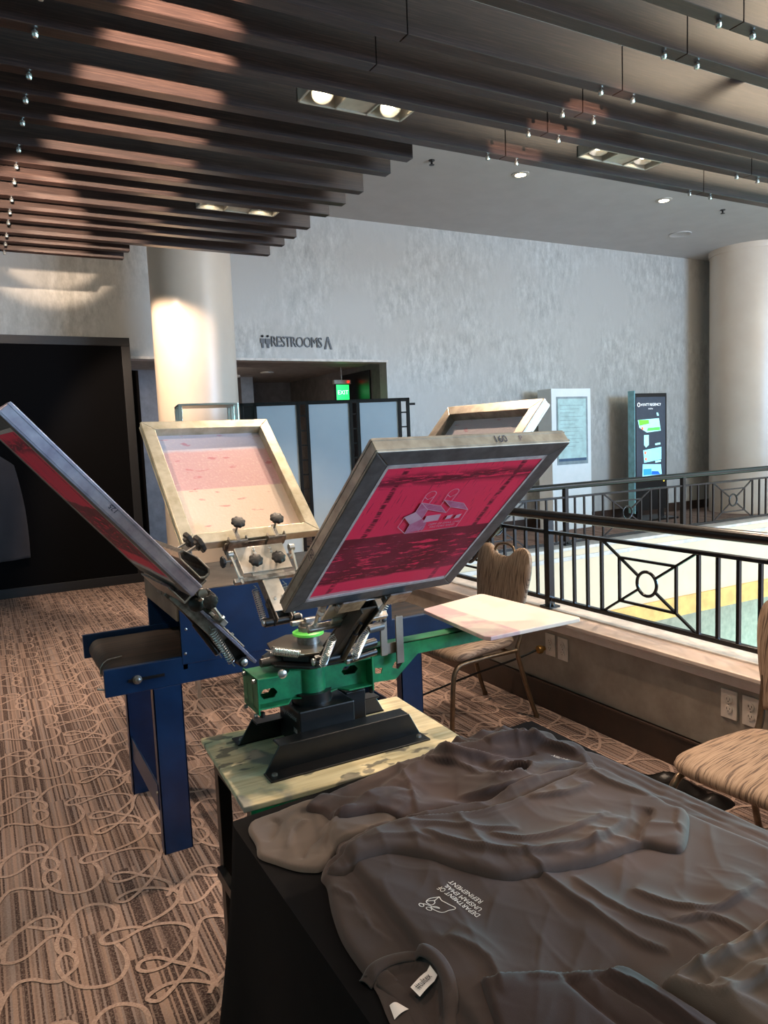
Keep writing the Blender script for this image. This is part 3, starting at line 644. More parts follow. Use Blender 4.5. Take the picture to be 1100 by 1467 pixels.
# ------------------------------------------------------------------ black bag on the floor
def crumple(name, label, cat, cx, cy, rx, ry, h, m, seed):
    rnd = np.random.RandomState(seed); n = 44; gx, gy = np.meshgrid(np.linspace(-1, 1, n), np.linspace(-1, 1, n))
    z = np.zeros_like(gx)
    for k in range(14):
        a = rnd.rand()*PI; f = 2+rnd.rand()*9; z += (1-np.abs(np.sin((gx*math.cos(a)+gy*math.sin(a))*f+rnd.rand()*6)))*rnd.rand()/f*2.2
    th = np.arctan2(gy, gx); rr = np.sqrt(gx**2+gy**2); lim = .8+.13*np.sin(3*th+seed)+.07*np.sin(7*th)
    e = np.clip((lim-rr)/.25, 0, 1); z = z/z.max()*h*e+.002
    s = np.where(rr > lim, lim/np.maximum(rr, .01), 1); vs = np.stack([cx+gx*s*rx, cy+gy*s*ry, z], -1).reshape(-1, 3)
    b = MB(); b.add(vs.tolist(), [(j*n+i, j*n+i+1, (j+1)*n+i+1, (j+1)*n+i) for j in range(n-1) for i in range(n-1)])
    return tag(b.build(name, m, smooth=80), label, cat)
crumple('plastic_bag', 'crumpled black plastic sheet on the carpet under the near chair', 'plastic bag', 2.28, 2.02, .30, .36, .06, M_bag, 3)

# ------------------------------------------------------------------ conveyor dryer (navy machine)
DY0, DY1 = 2.68, 3.275; DX1 = 1.80
dr = thing('conveyor_dryer', 'navy blue conveyor dryer with a brown mesh belt behind the printing press', 'conveyor dryer', (.325, DY0, 0))
DM = T(-.325, -DY0, 0)
def dpart(b, name, m, **k): return b.build(name, m, dr, M=DM, **k)
for y0, y1 in ((DY0, DY0+.022), (DY1-.022, DY1)):
    b = MB(); b.box(.325, DX1, y0, y1, .63, .728); dpart(b, 'side_beam', M_blue, bevel=.002)
b = MB()
for y in (DY0-.006,): b.box(.405, .53, y, y+.01, .672, .682)
sl = dpart(b, 'adjustment_slot', M_black)
b = MB(); b.lathe([(.016, 0), (.016, .006), (.009, .007), (.009, .016), (.004, .018)], (.435, DY0, .677), (0, -1, 0), n=16); dpart(b, 'tension_bolt', M_steel, smooth=40)
b = MB(); b.tube([(.30, DY0+.01, .665), (.355, DY0+.005, .65)], .004, 6); dpart(b, 'tension_rod', M_steel)
# belt wraps a roller at the left end
b = MB(); prof = [(1.75, .708)]+[(.385+.042*math.cos(a), .666+.042*math.sin(a)) for a in [PI/2+k*PI/10 for k in range(11)]]+[(1.75, .624)]
n = len(prof); vs = [(x, y, z) for x, z in prof for y in (DY0+.035, DY1-.035)]; b.add(vs, [(2*i, 2*i+1, 2*i+3, 2*i+2) for i in range(n-1)]); bl = dpart(b, 'mesh_belt', M_belt, smooth=50)
b = MB(); b.cyl((.385, DY0+.022, .666), (.385, DY1-.022, .666), .036, n=24); dpart(b, 'roller', M_black, smooth=40)
for yy in (DY0+.21,): b = MB(); b.tube([(.42+.0*k, yy, .714) if k == 0 else (.385+.046*math.cos(PI/2+k*PI/8), yy, .666+.046*math.sin(PI/2+k*PI/8)) for k in range(6)], .0025, 6); dpart(b, 'guide_wire', M_steel)
# hood
HX = .598; HZ = .968
b = MB(); b.box(HX, DX1-.32, DY0-.002, DY0+.012, .70, HZ); b.box(HX, HX+.02, DY0, DY0+.012, .68, HZ); dpart(b, 'hood_side', M_blue, bevel=.002)
b = MB(); b.box(HX, DX1-.32, DY1-.012, DY1+.002, .70, HZ); dpart(b, 'hood_side', M_blue, bevel=.002)
b = MB(); b.box(HX, DX1-.32, DY0, DY1, HZ-.012, HZ); dpart(b, 'hood_top', M_galv, bevel=.002)
b = MB(); b.box(HX-.008, HX+.004, DY0+.01, DY1-.01, .86, HZ-.004); dpart(b, 'entry_flap', M_galv, bevel=.002)
b = MB(); b.box(HX-.012, HX-.006, DY0+.23, DY0+.31, .925, .94); dpart(b, 'flap_latch', M_steel)
b = MB(); b.box(HX+.25, DX1-.5, DY0+.02, DY1-.02, .74, HZ-.02); dpart(b, 'heater_box', M_black)
for x, z in ((HX+.02, .945), (HX+.02, .83), (HX+.012, .74)): b = MB(); b.lathe([(.006, 0), (.005, .003), (.002, .004)], (x, DY0, z), (0, -1, 0), n=10); dpart(b, 'screw', M_steel)
for (x, y0, sg) in ((.485, DY0-.002, 1), (.475, DY1-.04, 1), (1.515, DY0-.002, 1), (1.515, DY1-.04, 1)):
    b = MB(); b.box(x, x+.105, y0, y0+.006, 0, .63); b.box(x, x+.006, y0, y0+.045, 0, .63); b.box(x+.099, x+.105, y0, y0+.045, 0, .63); dpart(b, 'leg', M_blue, bevel=.0015, seg=1)
for x in (.482, 1.615): b = MB(); b.box(x, x+.006, DY0+.03, DY1-.03, .16, .26); dpart(b, 'cross_brace', M_blue, bevel=.0015, seg=1)
b = MB(); b.lathe([(.007, 0), (.006, .005)], (.482, DY0+.03, .23), (-1, 0, 0), n=10); dpart(b, 'screw', M_steel)

# silver rack standing behind the dryer
rk = thing('metal_rack', 'silver square tube rack standing in front of the left column', 'rack', T(1.03, 4.28, 0) @ Matrix.Rotation(math.radians(-10), 4, 'Z'))
MT = 1.735; wx, wy = .34, .36
b = MB(); b.box(0, wx, 0, wy, MT-.012, MT); b.build('top_shelf', M_chrome, rk, bevel=.002)
for x in (.0, wx-.022):
    for y in (0, wy-.022, wy/2): b = MB(); b.box(x, x+.022, y, y+.022, 0, MT-.012); b.build('leg', M_chrome, rk, bevel=.002, seg=1)
for z in (.3, .9, 1.4): b = MB(); b.box(.02, wx-.02, .02, wy-.02, z, z+.012); b.build('shelf', M_steel, rk)

# ------------------------------------------------------------------ press stand
st = thing('press_stand', 'stained plywood stand with black steel legs carrying the printing press', 'stand', (.46, 1.56, 0)); SM = T(-.46, -1.56, 0)
PZ = .68; poly = [(.462, 1.565), (1.09, 1.545), (1.105, 1.99), (.485, 2.015)]
b = MB(); b.prism(poly, PZ-.015, PZ); b.build('tabletop', M_ply, st, bevel=.003, M=SM)
for x, y in ((.485, 1.60), (1.04, 1.58), (.505, 1.95), (1.055, 1.93)): b = MB(); b.box(x, x+.035, y-.015, y+.02, 0, PZ-.022); b.build('leg', M_black, st, bevel=.002, M=SM)
b = MB(); b.beam((.48, 1.572, PZ-.033), (1.06, 1.552, PZ-.033), .012, .035); b.build('green_rail', M_green, st, M=SM, bevel=.001)['label'] = 'green painted front rail'
for q in ((.49, .51, 1.6, 1.95, .30, .33), (.51, 1.05, 1.60, 1.62, .30, .33), (.50, .515, 1.6, 1.95, PZ-.07, PZ-.022)): MB().box(*q).build('lower_rail', M_black, st, M=SM)

# ------------------------------------------------------------------ printing press
HX0, HY0 = .742, 1.812
pr = thing('screen_printing_press', 'four arm manual screen printing press with green carrier and black base', 'printing press', (HX0, HY0, PZ)); PM = T(-HX0, -HY0, -PZ)
def pp(b, name, m, parent=None, **k):
    o = b.build(name, m, parent or pr, M=PM if parent is None else None, **k); return o
def foot(y, sg):
    b = MB(); b.prism([(.556, PZ), (1.01, PZ), (.975, PZ+.066), (.60, PZ+.066)], 0, .005, M=T(0, y, 0) @ RX)
    y0, y1 = (y-.055, y) if sg < 0 else (y-.005, y+.05)
    b.box(.556, 1.01, y0, y1, PZ, PZ+.005); b.box(.60, .975, (y-.002 if sg < 0 else y-.045), (y+.045 if sg < 0 else y+.002), PZ+.061, PZ+.066)
    o = pp(b, 'angle_foot', M_black, bevel=.0012, seg=1)
    for x in (.575, .99): MB().lathe([(.008, 0), (.007, .005), (.003, .006)], (x, (y0+y1)/2, PZ+.005), n=6).build('bolt', M_steel, o)
foot(1.695, -1); foot(1.905, 1)
b = MB(); b.box(.675, .835, 1.738, 1.885, PZ+.012, .80); bx_ = pp(b, 'base_box', M_black, bevel=.004)
b = MB(); b.box(.84, .90, 1.80, 1.90, PZ+.0, .80); pp(b, 'rear_block', M_black, bevel=.003)
t = text_mb('Riley Hopkins', .021, 'LEFT', shear=.3); t.build('lettering', mat('grey_decal', (170, 170, 172), .5), bx_, M=Matrix(((0, 0, -1, .6745), (-1, 0, 0, 1.878), (0, 1, 0, .768), (0, 0, 0, 1))))
t = text_mb('300', .018, 'LEFT', shear=.2); t.build('lettering', MATS['grey_decal'], bx_, M=Matrix(((0, 0, -1, .6745), (-1, 0, 0, 1.785), (0, 1, 0, .735), (0, 0, 0, 1))))
b = MB(); b.cyl((HX0, HY0, .79), (HX0, HY0, .83), .055, n=28); pp(b, 'pedestal', M_black, smooth=40)
# green carrier
X0, X1, Y0, Y1 = .573, .905, 1.757, 1.868; fe = [(X0, Y0), (.655, Y0), (.675, Y0+.03), (.70, Y0+.02), (HX0, Y0+.004), (.785, Y0+.02), (.81, Y0+.03), (.83, Y0), (X1, Y0)]
ol = fe+[(x, Y0+Y1-y) for x, y in fe[::-1]]
for z in (.820, .897): b = MB(); b.prism(ol, z, z+.004); pp(b, 'carrier_plate', M_green, bevel=.0008, seg=1)
for x in (X0, X1-.004): b = MB(); b.box(x, x+.004, Y0-.003, Y1+.003, .808, .904); pp(b, 'end_plate', M_green, bevel=.0008, seg=1)
b = MB(); b.cyl((HX0, HY0, .80), (HX0, HY0, .925), .040, n=36); pp(b, 'carrier_drum', M_green, smooth=40)
hx = lambda x, z, w, h: [(x-w, z), (x-w*.6, z-h), (x+w*.6, z-h), (x+w, z), (x+w*.6, z+h), (x-w*.6, z+h)]
for yy in (1.795, 1.839): b = holed([(X0, .823), (X1, .823), (X1, .897), (X0, .897)], [hx(.615, .848, .024, .013), hx(.85, .866, .026, .012)], .004, T(0, yy, 0) @ RX); pp(b, 'carrier_web', M_green)
for y in (Y0+.012, Y1-.02):
    for z in (.806, .895): b = MB(); b.lathe([(.006, 0), (.006, .008), (.003, .009)], (X0, y, z), (-1, 0, 0), n=8); pp(b, 'bolt', M_steel)
b = MB(); b.cyl((X0+.012, Y0+.008, .80), (X0+.012, Y0+.008, .812), .007, n=12); b.cyl((X1-.004, Y0+.008, .80), (X1-.004, Y0+.008, .812), .007, n=12); pp(b, 'levelling_screw', M_black, smooth=40)
# pallet arm with holed gusset
b = MB(); b.box(X1, 1.40, 1.775, 1.825, .915, .92); b.box(X1, 1.40, 1.775, 1.779, .878, .92); b.box(X1, 1.40, 1.821, 1.825, .878, .92); pp(b, 'pallet_arm', M_green, bevel=.001, seg=1)
b = holed([(X1, .822), (.985, .818), (1.065, .882), (X1, .884)], [[(.920, .845), (.94, .843), (.945, .858), (.921, .862)], [(.975, .853), (.995, .845), (1.015, .866), (.985, .868)]], .004, T(0, 1.779, 0) @ RX); pp(b, 'gusset', M_green)
b = MB()
b.box(.930, .950, 1.750, 1.756, .90, 1.018); b.box(.945, .950, 1.757, 1.785, .90, 1.012); b.box(.975, .998, 1.744, 1.750, .872, 1.005); b.box(.993, .998, 1.751, 1.78, .90, 1.0); b.box(.951, .992, 1.758, 1.763, .90, .93)
br = pp(b, 'arm_bracket', M_galv, bevel=.001)
for x, z in ((.942, 1.0), (.988, .985)): MB().lathe([(.006, 0), (.006, .005), (.002, .006)], (x, 1.752, z), (0, -1, 0), n=10).build('bolt', M_knob, br)
# platen
b = MB(); b.prism([(1.18, 1.585), (1.505, 1.588), (1.512, 1.60), (1.486, 2.03), (1.475, 2.04), (1.21, 1.975), (1.20, 1.96), (1.168, 1.60)], .938, .95); pl = pp(b, 'platen', M_platen, bevel=.002); pl['label'] = 'ink stained white printing platen'
b = MB(); b.box(1.22, 1.42, 1.72, 1.88, .928, .938); b.box(1.25, 1.33, 1.66, 1.70, .918, .938); b.box(1.38, 1.44, 1.65, 1.69, .922, .938); pp(b, 'platen_bracket', M_black, bevel=.002)
# hub
oct_ = lambda r, ph=0: [(HX0+r*math.cos(a*PI/4+ph), HY0+r*math.sin(a*PI/4+ph)) for a in range(8)]
b = MB(); b.prism(oct_(.128, .39), .922, .930); b.prism(oct_(.095, .39), .93, .952); hb = pp(b, 'hub_plate', M_black, bevel=.002)
b = MB(); b.prism(oct_(.115, .2), .952, .958); pp(b, 'hub_top_plate', mat('oily_steel', (84, 78, 72), .35, .6), bevel=.001)
b = MB(); b.lathe([(.034, .978), (.042, .982), (.042, .988), (.036, .991)], (HX0, HY0, 0), n=40); pp(b, 'green_ring', M_lime, smooth=40)['label'] = 'bright lime green plastic ring'
b = MB(); b.lathe([(.03, .958), (.03, .984), (.026, .985), (.026, 1.003), (.02, 1.005), (.02, 1.015), (.008, 1.016)], (HX0, HY0, 0), n=28); pp(b, 'centre_bearing', M_steel, smooth=40)
b = MB(); b.box(HX0-.01, HX0+.05, HY0-.012, HY0+.006, 1.012, 1.026); b.box(HX0-.045, HX0-.005, HY0+.0, HY0+.016, 1.008, 1.02); pp(b, 'stop_block', M_steel, bevel=.002)
def spring(parent, a, c, r=.0095, coils=15, wr=.0014, M=None, name='spring'):
    a = Vector(a); c = Vector(c); d = c-a; L = d.length; d.normalize(); t = Vector((0, 0, 1)) if abs(d.z) < .9 else Vector((1, 0, 0)); u = d.cross(t).normalized(); w = d.cross(u)
    pts = [a-d*.014]+[a+d*(L*k/(coils*9))+(u*math.cos(k*2*PI/9)+w*math.sin(k*2*PI/9))*r for k in range(coils*9+1)]+[c+d*.014]
    return MB().tube(pts, wr, 5).build(name, M_chrome, parent, M=M, smooth=60)
def knob(parent, p, ax, r=.019, h=.014, stem=.02, M=None):
    b = MB(); ax = Vector(ax).normalized(); p = Vector(p)
    b.lathe([(r*.55, 0), (r*.6, h*.3), (r*.96, h*.38), (r, h*.6), (r*.95, h*.9), (r*.7, h*1.05), (.002, h*1.08)], p, ax, n=40, lobes=8, amp=.07)
    o = b.build('knob', M_knob, parent, smooth=50, M=M)
    s = MB(); s.cyl(p-ax*stem, p+ax*.002, .0035, n=10); s.build('knob_stem', M_steel, parent, smooth=40, M=M)
    return o
SCR = {'main': (-90+3.7, .343, 1.136, 40.3), 'back': (93.6, .353, 1.190, 44.7), 'left': (183.4, .376, 1.175, 49.6), 'right': (4.4, .343, 1.187, 47.0)}
def frame_m(rot, r0, z0, tilt):
    a = math.radians(rot); u = Vector((math.cos(a), math.sin(a), 0)); v = Vector((-u.y, u.x, 0)); q = math.radians(tilt)
    l = u*math.cos(q)+Vector((0, 0, 1))*math.sin(q); n = -u*math.sin(q)+Vector((0, 0, 1))*math.cos(q); o = Vector((HX0, HY0, z0))+u*r0
    # right handed frame: x = v' , y = l, z = n ; v' = l x n
    v = l.cross(n)
    return Matrix(((v.x, l.x, n.x, o.x), (v.y, l.y, n.y, o.y), (v.z, l.z, n.z, o.z), (0, 0, 0, 1)))
def head(key):
    Mw = frame_m(*SCR[key]); ML = T(-HX0, -HY0, -PZ) @ Mw
    dark = key == 'main'
    am = mat('head_arm_dark', (78, 72, 68), .4, .6) if dark else M_steel
    b = MB(); b.box(-.024, .024, -.285, -.03, -.010, -.006); b.box(-.024, -.020, -.285, -.03, -.02, .016); b.box(.020, .024, -.285, -.03, -.02, .016)
    tp = MB(); tp.box(-.026, .026, -.262, -.03, .0165, .0205)
    arm = b.build('print_head', am, pr, bevel=.001, seg=1, M=ML)
    tp.build('arm_cover', am if dark else M_alubar, arm, bevel=.0012)
    for x, y in ((-.012, -.22), (.014, -.215)): MB().lathe([(.0045, 0), (.0045, .004), (.002, .005)], (x, y, .0205), n=8).build('bolt', M_chrome, arm)
    b = MB(); b.box(-.078, .078, -.125, -.03, .024, .030); b.box(-.05, .05, -.14, -.12, .016, .024); b.build('clamp_plate', M_alubar, arm, bevel=.0015)
    b = MB(); b.box(-.11, .11, -.15, -.135, .010, .026); b.build('cross_bar', M_steel, arm, bevel=.0015)
    for x in (-.022, .03):
        for y in (-.045, -.058): MB().lathe([(.005, 0), (.005, .004), (.002, .0055)], (x, y, .030), n=8).build('bolt', M_chrome, arm)
    for x in (-.036, .036): knob(arm, (x, -.098, .040), (0, 0, 1), .021, .018, .012)
    # side adjustment rods
    for s in (-1, 1):
        b = MB(); b.tube([(s*.088, -.155, .022), (s*.098, -.06, .034)], .0045, 8)
        for y in (-.14, -.085, -.065): b.lathe([(.009, 0), (.009, .006)], (s*(.088+(y+.155)*.105), y, .024), (0, 1, 0), n=6)
        b.lathe([(.011, -.008), (.011, .008)], (s*.098, -.055, .034), (1, 0, 0), n=14)
        b.build('adjuster_rod', M_chrome, arm, smooth=30)
    knob(arm, (-.118, -.075, .03), (-1, 0, 0), .017, .012, .03)
    # jaw
    if key == 'left':
        b = MB(); ring = [(-.03, .062), (-.022, .052), (.05, .052), (.062, .06), (.058, .072), (.02, .084), (-.02, .084), (-.03, .076)]
        n = len(ring); inn = [(y*.86+.002, (z-.067)*.78+.067) for y, z in ring]
        vs = [(x, y, z) for x in (-.12, .12) for y, z in ring]+[(x, y, z) for x in (-.12, .12) for y, z in inn]
        fs = [(i, (i+1) % n, n+(i+1) % n, n+i) for i in range(n)]+[(2*n+i, 3*n+i, 3*n+(i+1) % n, 2*n+(i+1) % n) for i in range(n)]
        fs += [(i, 2*n+i, 2*n+(i+1) % n, (i+1) % n) for i in range(n)]+[(n+i, n+(i+1) % n, 3*n+(i+1) % n, 3*n+i) for i in range(n)]
        b.add(vs, fs); b.build('hollow_jaw', M_steel, arm, bevel=.0015)
        b = MB(); b.box(-.12, .12, -.035, .0, .028, .034); b.box(-.12, .12, -.035, -.03, -.01, .06); b.box(-.12, .12, -.035, .02, -.012, -.008); b.build('jaw_base', M_steel, arm, bevel=.001)
        for x in (-.02, .06): knob(arm, (x, .01, .112), (0, -.25, 1), .023, .018, .035)
        MB().lathe([(.002, -.02), (.013, -.016), (.020, -.006), (.020, .006), (.013, .016), (.002, .02)], (-.065, -.075, .012), n=24).build('ball_knob', M_knob, arm, smooth=70)
        b = MB(); b.box(-.058, -.028, -.30, -.03, .004, .012); b.build('side_bar', mat('window_tint_steel', (176, 182, 214), .25, .8), arm, bevel=.001)  # lavender tint paints the window's reflection into the steel
    else:
        for x in (-.062, .062):
            b = MB(); b.box(x-.030, x+.030, -.020, -.014, -.012, .050); b.box(x-.030, x+.030, -.020, .024, -.014, -.010); b.box(x-.030, x-.026, -.02, .0, -.01, .05); b.box(x+.026, x+.03, -.02, .0, -.01, .05); b.box(x-.006, x+.006, -.02, .028, .047, .052)
            b.build('screen_clamp', M_steel, arm, bevel=.001, seg=1)
            knob(arm, (x, .018, .080), (0, .1, 1), .021, .016, .036)
        b = MB(); b.box(-.10, .10, -.012, -.008, .0, .03); b.build('clamp_rail', M_steel, arm, bevel=.001)
    # pivot and springs
    b = MB(); b.cyl((-.055, -.275, -.012), (.055, -.275, -.012), .013, n=18); b.build('pivot_tube', M_black, arm, smooth=40)
    b = MB()
    for s in (-1, 1): b.lathe([(.009, 0), (.009, .006), (.004, .008)], (s*.055, -.275, -.012), (s, 0, 0), n=12)
    b.build('pivot_bolt', M_chrome, arm, smooth=40)
    b = MB()
    b.box(-.034, .034, -.235, -.215, -.008, -.003)
    for s in (-1, 1): b.prism([(-.21, -.012), (-.275, -.026), (-.292, -.012), (-.28, .006), (-.21, .010)], 0, .004, M=Matrix(((0, 0, 1, s*.03), (1, 0, 0, 0), (0, 1, 0, 0), (0, 0, 0, 1))))
    b.build('pivot_bracket', M_black, arm, bevel=.0008, seg=1)
    spring(arm, (.046, -.255, -.03), (.046, -.16, -.008)); spring(arm, (-.046, -.255, -.03), (-.046, -.16, -.008))
    b = MB(); b.cyl((0, -.23, -.035), (0, -.13, -.02), .008, n=12); b.cyl((0, -.13, -.02), (0, -.09, -.016), .0045, n=10); b.build('damper', M_black, arm, smooth=40)
    return arm
for k in SCR: head(k)
# wide springs that show in front of the hub
spring(pr, (.60, 1.71, .985), (.67, 1.705, .965), .010, 16, .0016, M=PM)
spring(pr, (.725, 1.70, .955), (.765, 1.695, .962), .008, 9, .0014, M=PM)
b = MB()
for dz, r in ((0, .012), (-.026, .010)): b.cyl((.80, 1.69, .955+dz), (.885, 1.70, .96+dz), r, n=16)
pp(b, 'guide_roller', M_black, smooth=40)
for p, ax in (((.80, 1.69, .929), (-1, 0, 0)), ((.62, 1.70, .925), (0, -1, 0))): b = MB(); b.lathe([(.011, 0), (.011, .008), (.006, .011)], p, ax, n=14); pp(b, 'bolt', M_chrome, smooth=40)
for p, q in (((.885, 1.74, .985), (.935, 1.75, .985)), ((.60, 1.80, .93), (.66, 1.80, .93))): b = MB(); b.cyl(p, q, .012, n=16); pp(b, 'rubber_stop', mat('grey_rubber', (70, 66, 64), .4), smooth=40)

# ------------------------------------------------------------------ screens
SWd, SLn, STk, RW = .443, .524, .032, .038
def screen(key, label, under, upper, rails, art=None):
    r = thing('silkscreen_frame', label, 'screen frame', frame_m(*SCR[key]), 'aluminium silkscreens clamped in the printing press')
    w, L = SWd/2, SLn
    polys = [[(-w, 0), (w, 0), (w-RW, RW), (-w+RW, RW)], [(w, 0), (w, L), (w-RW, L-RW), (w-RW, RW)], [(w, L), (-w, L), (-w+RW, L-RW), (w-RW, L-RW)], [(-w, L), (-w, 0), (-w+RW, RW), (-w+RW, L-RW)]]
    for i, p in enumerate(polys):
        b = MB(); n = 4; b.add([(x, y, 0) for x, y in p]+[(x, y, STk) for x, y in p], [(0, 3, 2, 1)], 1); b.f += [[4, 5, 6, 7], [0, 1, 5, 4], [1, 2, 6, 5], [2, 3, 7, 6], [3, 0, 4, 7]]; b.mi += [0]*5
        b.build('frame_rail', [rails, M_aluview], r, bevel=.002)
    # groove beads on outer faces
    g = MB()
    for z in (.006, .026):
        g.box(-w-.001, -w+.001, 0, L, z-.001, z+.001); g.box(w-.001, w+.001, 0, L, z-.001, z+.001); g.box(-w, w, L-.001, L+.001, z-.001, z+.001)
    g.build('frame_bead', rails, r)
    b = MB(); iw, i0, i1 = w-RW+.002, RW-.002, L-RW+.002
    b.add([(-iw, i0, .0005), (iw, i0, .0005), (iw, i1, .0005), (-iw, i1, .0005), (-iw, i0, .0015), (iw, i0, .0015), (iw, i1, .0015), (-iw, i1, .0015)], [(0, 3, 2, 1)], 0); b.f.append([4, 5, 6, 7]); b.mi.append(1)
    me = b.build('mesh', [under, upper], r)
    # pale glued edge tape on the underside
    tb = MB(); e = .006
    for a in ((-iw, -iw+e, i0, i1), (iw-e, iw, i0, i1), (-iw, iw, i0, i0+e+.004), (-iw, iw, i1-e-.003, i1)): tb.box(a[0], a[1], a[2], a[3], -.0006, .0004)
    tb.build('edge_tape', M_tape, me)
    return r, me
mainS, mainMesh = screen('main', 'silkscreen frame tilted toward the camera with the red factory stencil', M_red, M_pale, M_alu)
backS, bm2 = screen('back', 'silkscreen frame leaning back at left with pale pink mesh upper side', M_red, M_pale, mat('warm_lit_aluminium', (206, 196, 174), .42, .6, c2=(172, 160, 134), scale=16))  # cream rail tint puts warm lamp light into this frame's colour
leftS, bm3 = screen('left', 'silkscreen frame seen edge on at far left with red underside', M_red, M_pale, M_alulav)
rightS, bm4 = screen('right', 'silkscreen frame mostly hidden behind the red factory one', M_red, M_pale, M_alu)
# marker writing
def onface(txt, size, parent, M, m=M_marker, name='marker_writing'):
    t = text_mb(txt, size, 'CENTER', shear=.1); return t.build(name, m, parent, M=M)
# top outer face (y = L) of main: text reads with up = +z ... viewed from outside
onface('160', .022, mainS, Matrix(((-1, 0, 0, -.05), (0, 0, 1, SLn+.0012), (0, 1, 0, .009), (0, 0, 0, 1))))
onface('P', .018, mainS, Matrix(((-1, 0, 0, -.10), (0, 0, 1, SLn+.0012), (0, 1, 0, .010), (0, 0, 0, 1))), mat('pencil_grey', (120, 100, 110), .6))
# v' axis = l x n ; for the side face nearest the camera (main: x = -w or +w) write along l
onface('160', .020, mainS, Matrix(((0, 0, 1, SWd/2+.0012), (1, 0, 0, .20), (0, 1, 0, .009), (0, 0, 0, 1))))
onface('125', .014, leftS, Matrix(((0, 0, -1, -SWd/2-.0012), (1, 0, 0, .25), (0, -1, 0, .024), (0, 0, 0, 1))))
# factory stencil on the underside of the main screen (coordinates: mirrored local x)
ART = dict(A=(-.072, .2929), B=(-.0717, .3255), C=(-.0525, .3386), D=(-.0538, .369), E=(.0004, .352), F=(-.0005, .3704), G=(.0564, .3531), H=(.0819, .328), I=(.0861, .2675), J=(-.0426, .2657), K=(-.0454, .2974), L=(-.0251, .3133), M=(-.0261, .3434), N=(.0281, .3255), O=(.029, .3443))
SGN = -1.0
Mu = Matrix(((SGN, 0, 0, 0), (0, 1, 0, 0), (0, 0, 1, -.0012), (0, 0, 0, 1)))
def poly_art(keys, m, nm, z=0):
    b = MB(); pts = [ART[k] if isinstance(k, str) else k for k in keys]; b.prism(pts, -z-.0003, -z, M=Mu); return b.build(nm, m, mainMesh)
poly_art('BCLK', M_pink, 'stencil_fill'); poly_art('KLMNOHIJ'.replace('O', 'O'), M_pinkfill, 'stencil_fill') if False else None
poly_art('DENM', M_pinkfill, 'stencil_fill'); poly_art('FGHO', M_pinkfill, 'stencil_fill'); poly_art('CDML', M_pinkfill, 'stencil_fill')
poly_art(['J', 'K', 'L', (-.005, .296), (.0, .272)], M_pinkfill, 'stencil_fill')
for q in ([(-.0149, .2989), (-.0171, .3209), (.0177, .322), (.0206, .3009)], [(.0379, .3008), (.038, .3135), (.0508, .3157), (.051, .303)], [(.0619, .2997), (.062, .3125), (.0738, .3149), (.074, .302)]): poly_art(q, M_pink, 'stencil_window', .0002)
b = MB()
def ln(keys, closed=False, w=.0013): strip(b, [ART[k] if isinstance(k, str) else k for k in keys], w, -.0005, closed, M=Mu)
for s in ('AB', 'BC', 'CD', 'DE', 'EN', 'NM', 'MD', 'ML', 'LC', 'LK', 'KB', 'KJ', 'JA', 'EF', 'FG', 'GH', 'HI', 'IJ', 'FO', 'OH', 'ON'): ln(s)
for cx, z0 in ((-.0445, .392), (.0085, .393)):
    s = (cx+.0445); L1 = (-.0545+s*1.0, .371); R1_ = (-.0335+s, .364)
    arc = [(cx+.0115*math.cos(a), z0+.0115*math.sin(a)) for a in [k/14*2*PI for k in range(14)]]
    ln([L1, (cx-.0115, z0)]); ln([R1_, (cx+.0115, z0)]); ln(arc[:8]); ln([(cx-.0115, z0-.005), (cx, z0-.014), (cx+.0115, z0-.005)])
ln([(-.0113, .2681), (-.011, .284), (-.0035, .284), (-.0035, .2684)])
ln([(-.0171, .3209), (.0, .308), (.0177, .322)], w=.0008)
b.build('stencil_lines', M_pink, mainMesh)
for i, tx in enumerate(('DEPT OF EMAIL LINE', 'FACTORY RAMP')):
    t = text_mb(tx, .0085, 'CENTER'); t.build('stencil_lettering', M_pink, mainMesh, M=Mu @ T(.044, .285-.010*i, 0))

# ------------------------------------------------------------------ folding table and tablecloth
TX0, TX1, TY0, TY1, TZ = .39, 1.215, -.5, 1.40, .742
SK = .07/(1.215-.39)   # the far edge runs slightly askew
ft = thing('folding_table', 'folding table hidden under the black tablecloth', 'table', (TX0, TY0, 0)); FM = T(-TX0, -TY0, 0)
MB().box(TX0+.01, TX1-.01, TY0+.01, TY1-.01, TZ-.03, TZ-.004).build('tabletop', M_fix, ft, M=FM, bevel=.004)
for x in (TX0+.08, TX1-.1):
    for y in (TY0+.15, TY1-.18): MB().cyl((x, y, 0), (x, y, TZ-.03), .013, n=12).build('leg', M_steel, ft, M=FM)
per = []
def edge(p, q, n):
    for i in range(n): per.append((p[0]+(q[0]-p[0])*i/n, p[1]+(q[1]-p[1])*i/n, (q[1]-p[1]), -(q[0]-p[0])))
edge((TX0, TY0), (TX0, TY1), 110); edge((TX0, TY1), (TX1, TY1), 60); edge((TX1, TY1), (TX1, TY0), 110); edge((TX1, TY0), (TX0, TY0), 60)
N = len(per); vs = []; fs = []; R = 16
cxm, cym = (TX0+TX1)/2, (TY0+TY1)/2
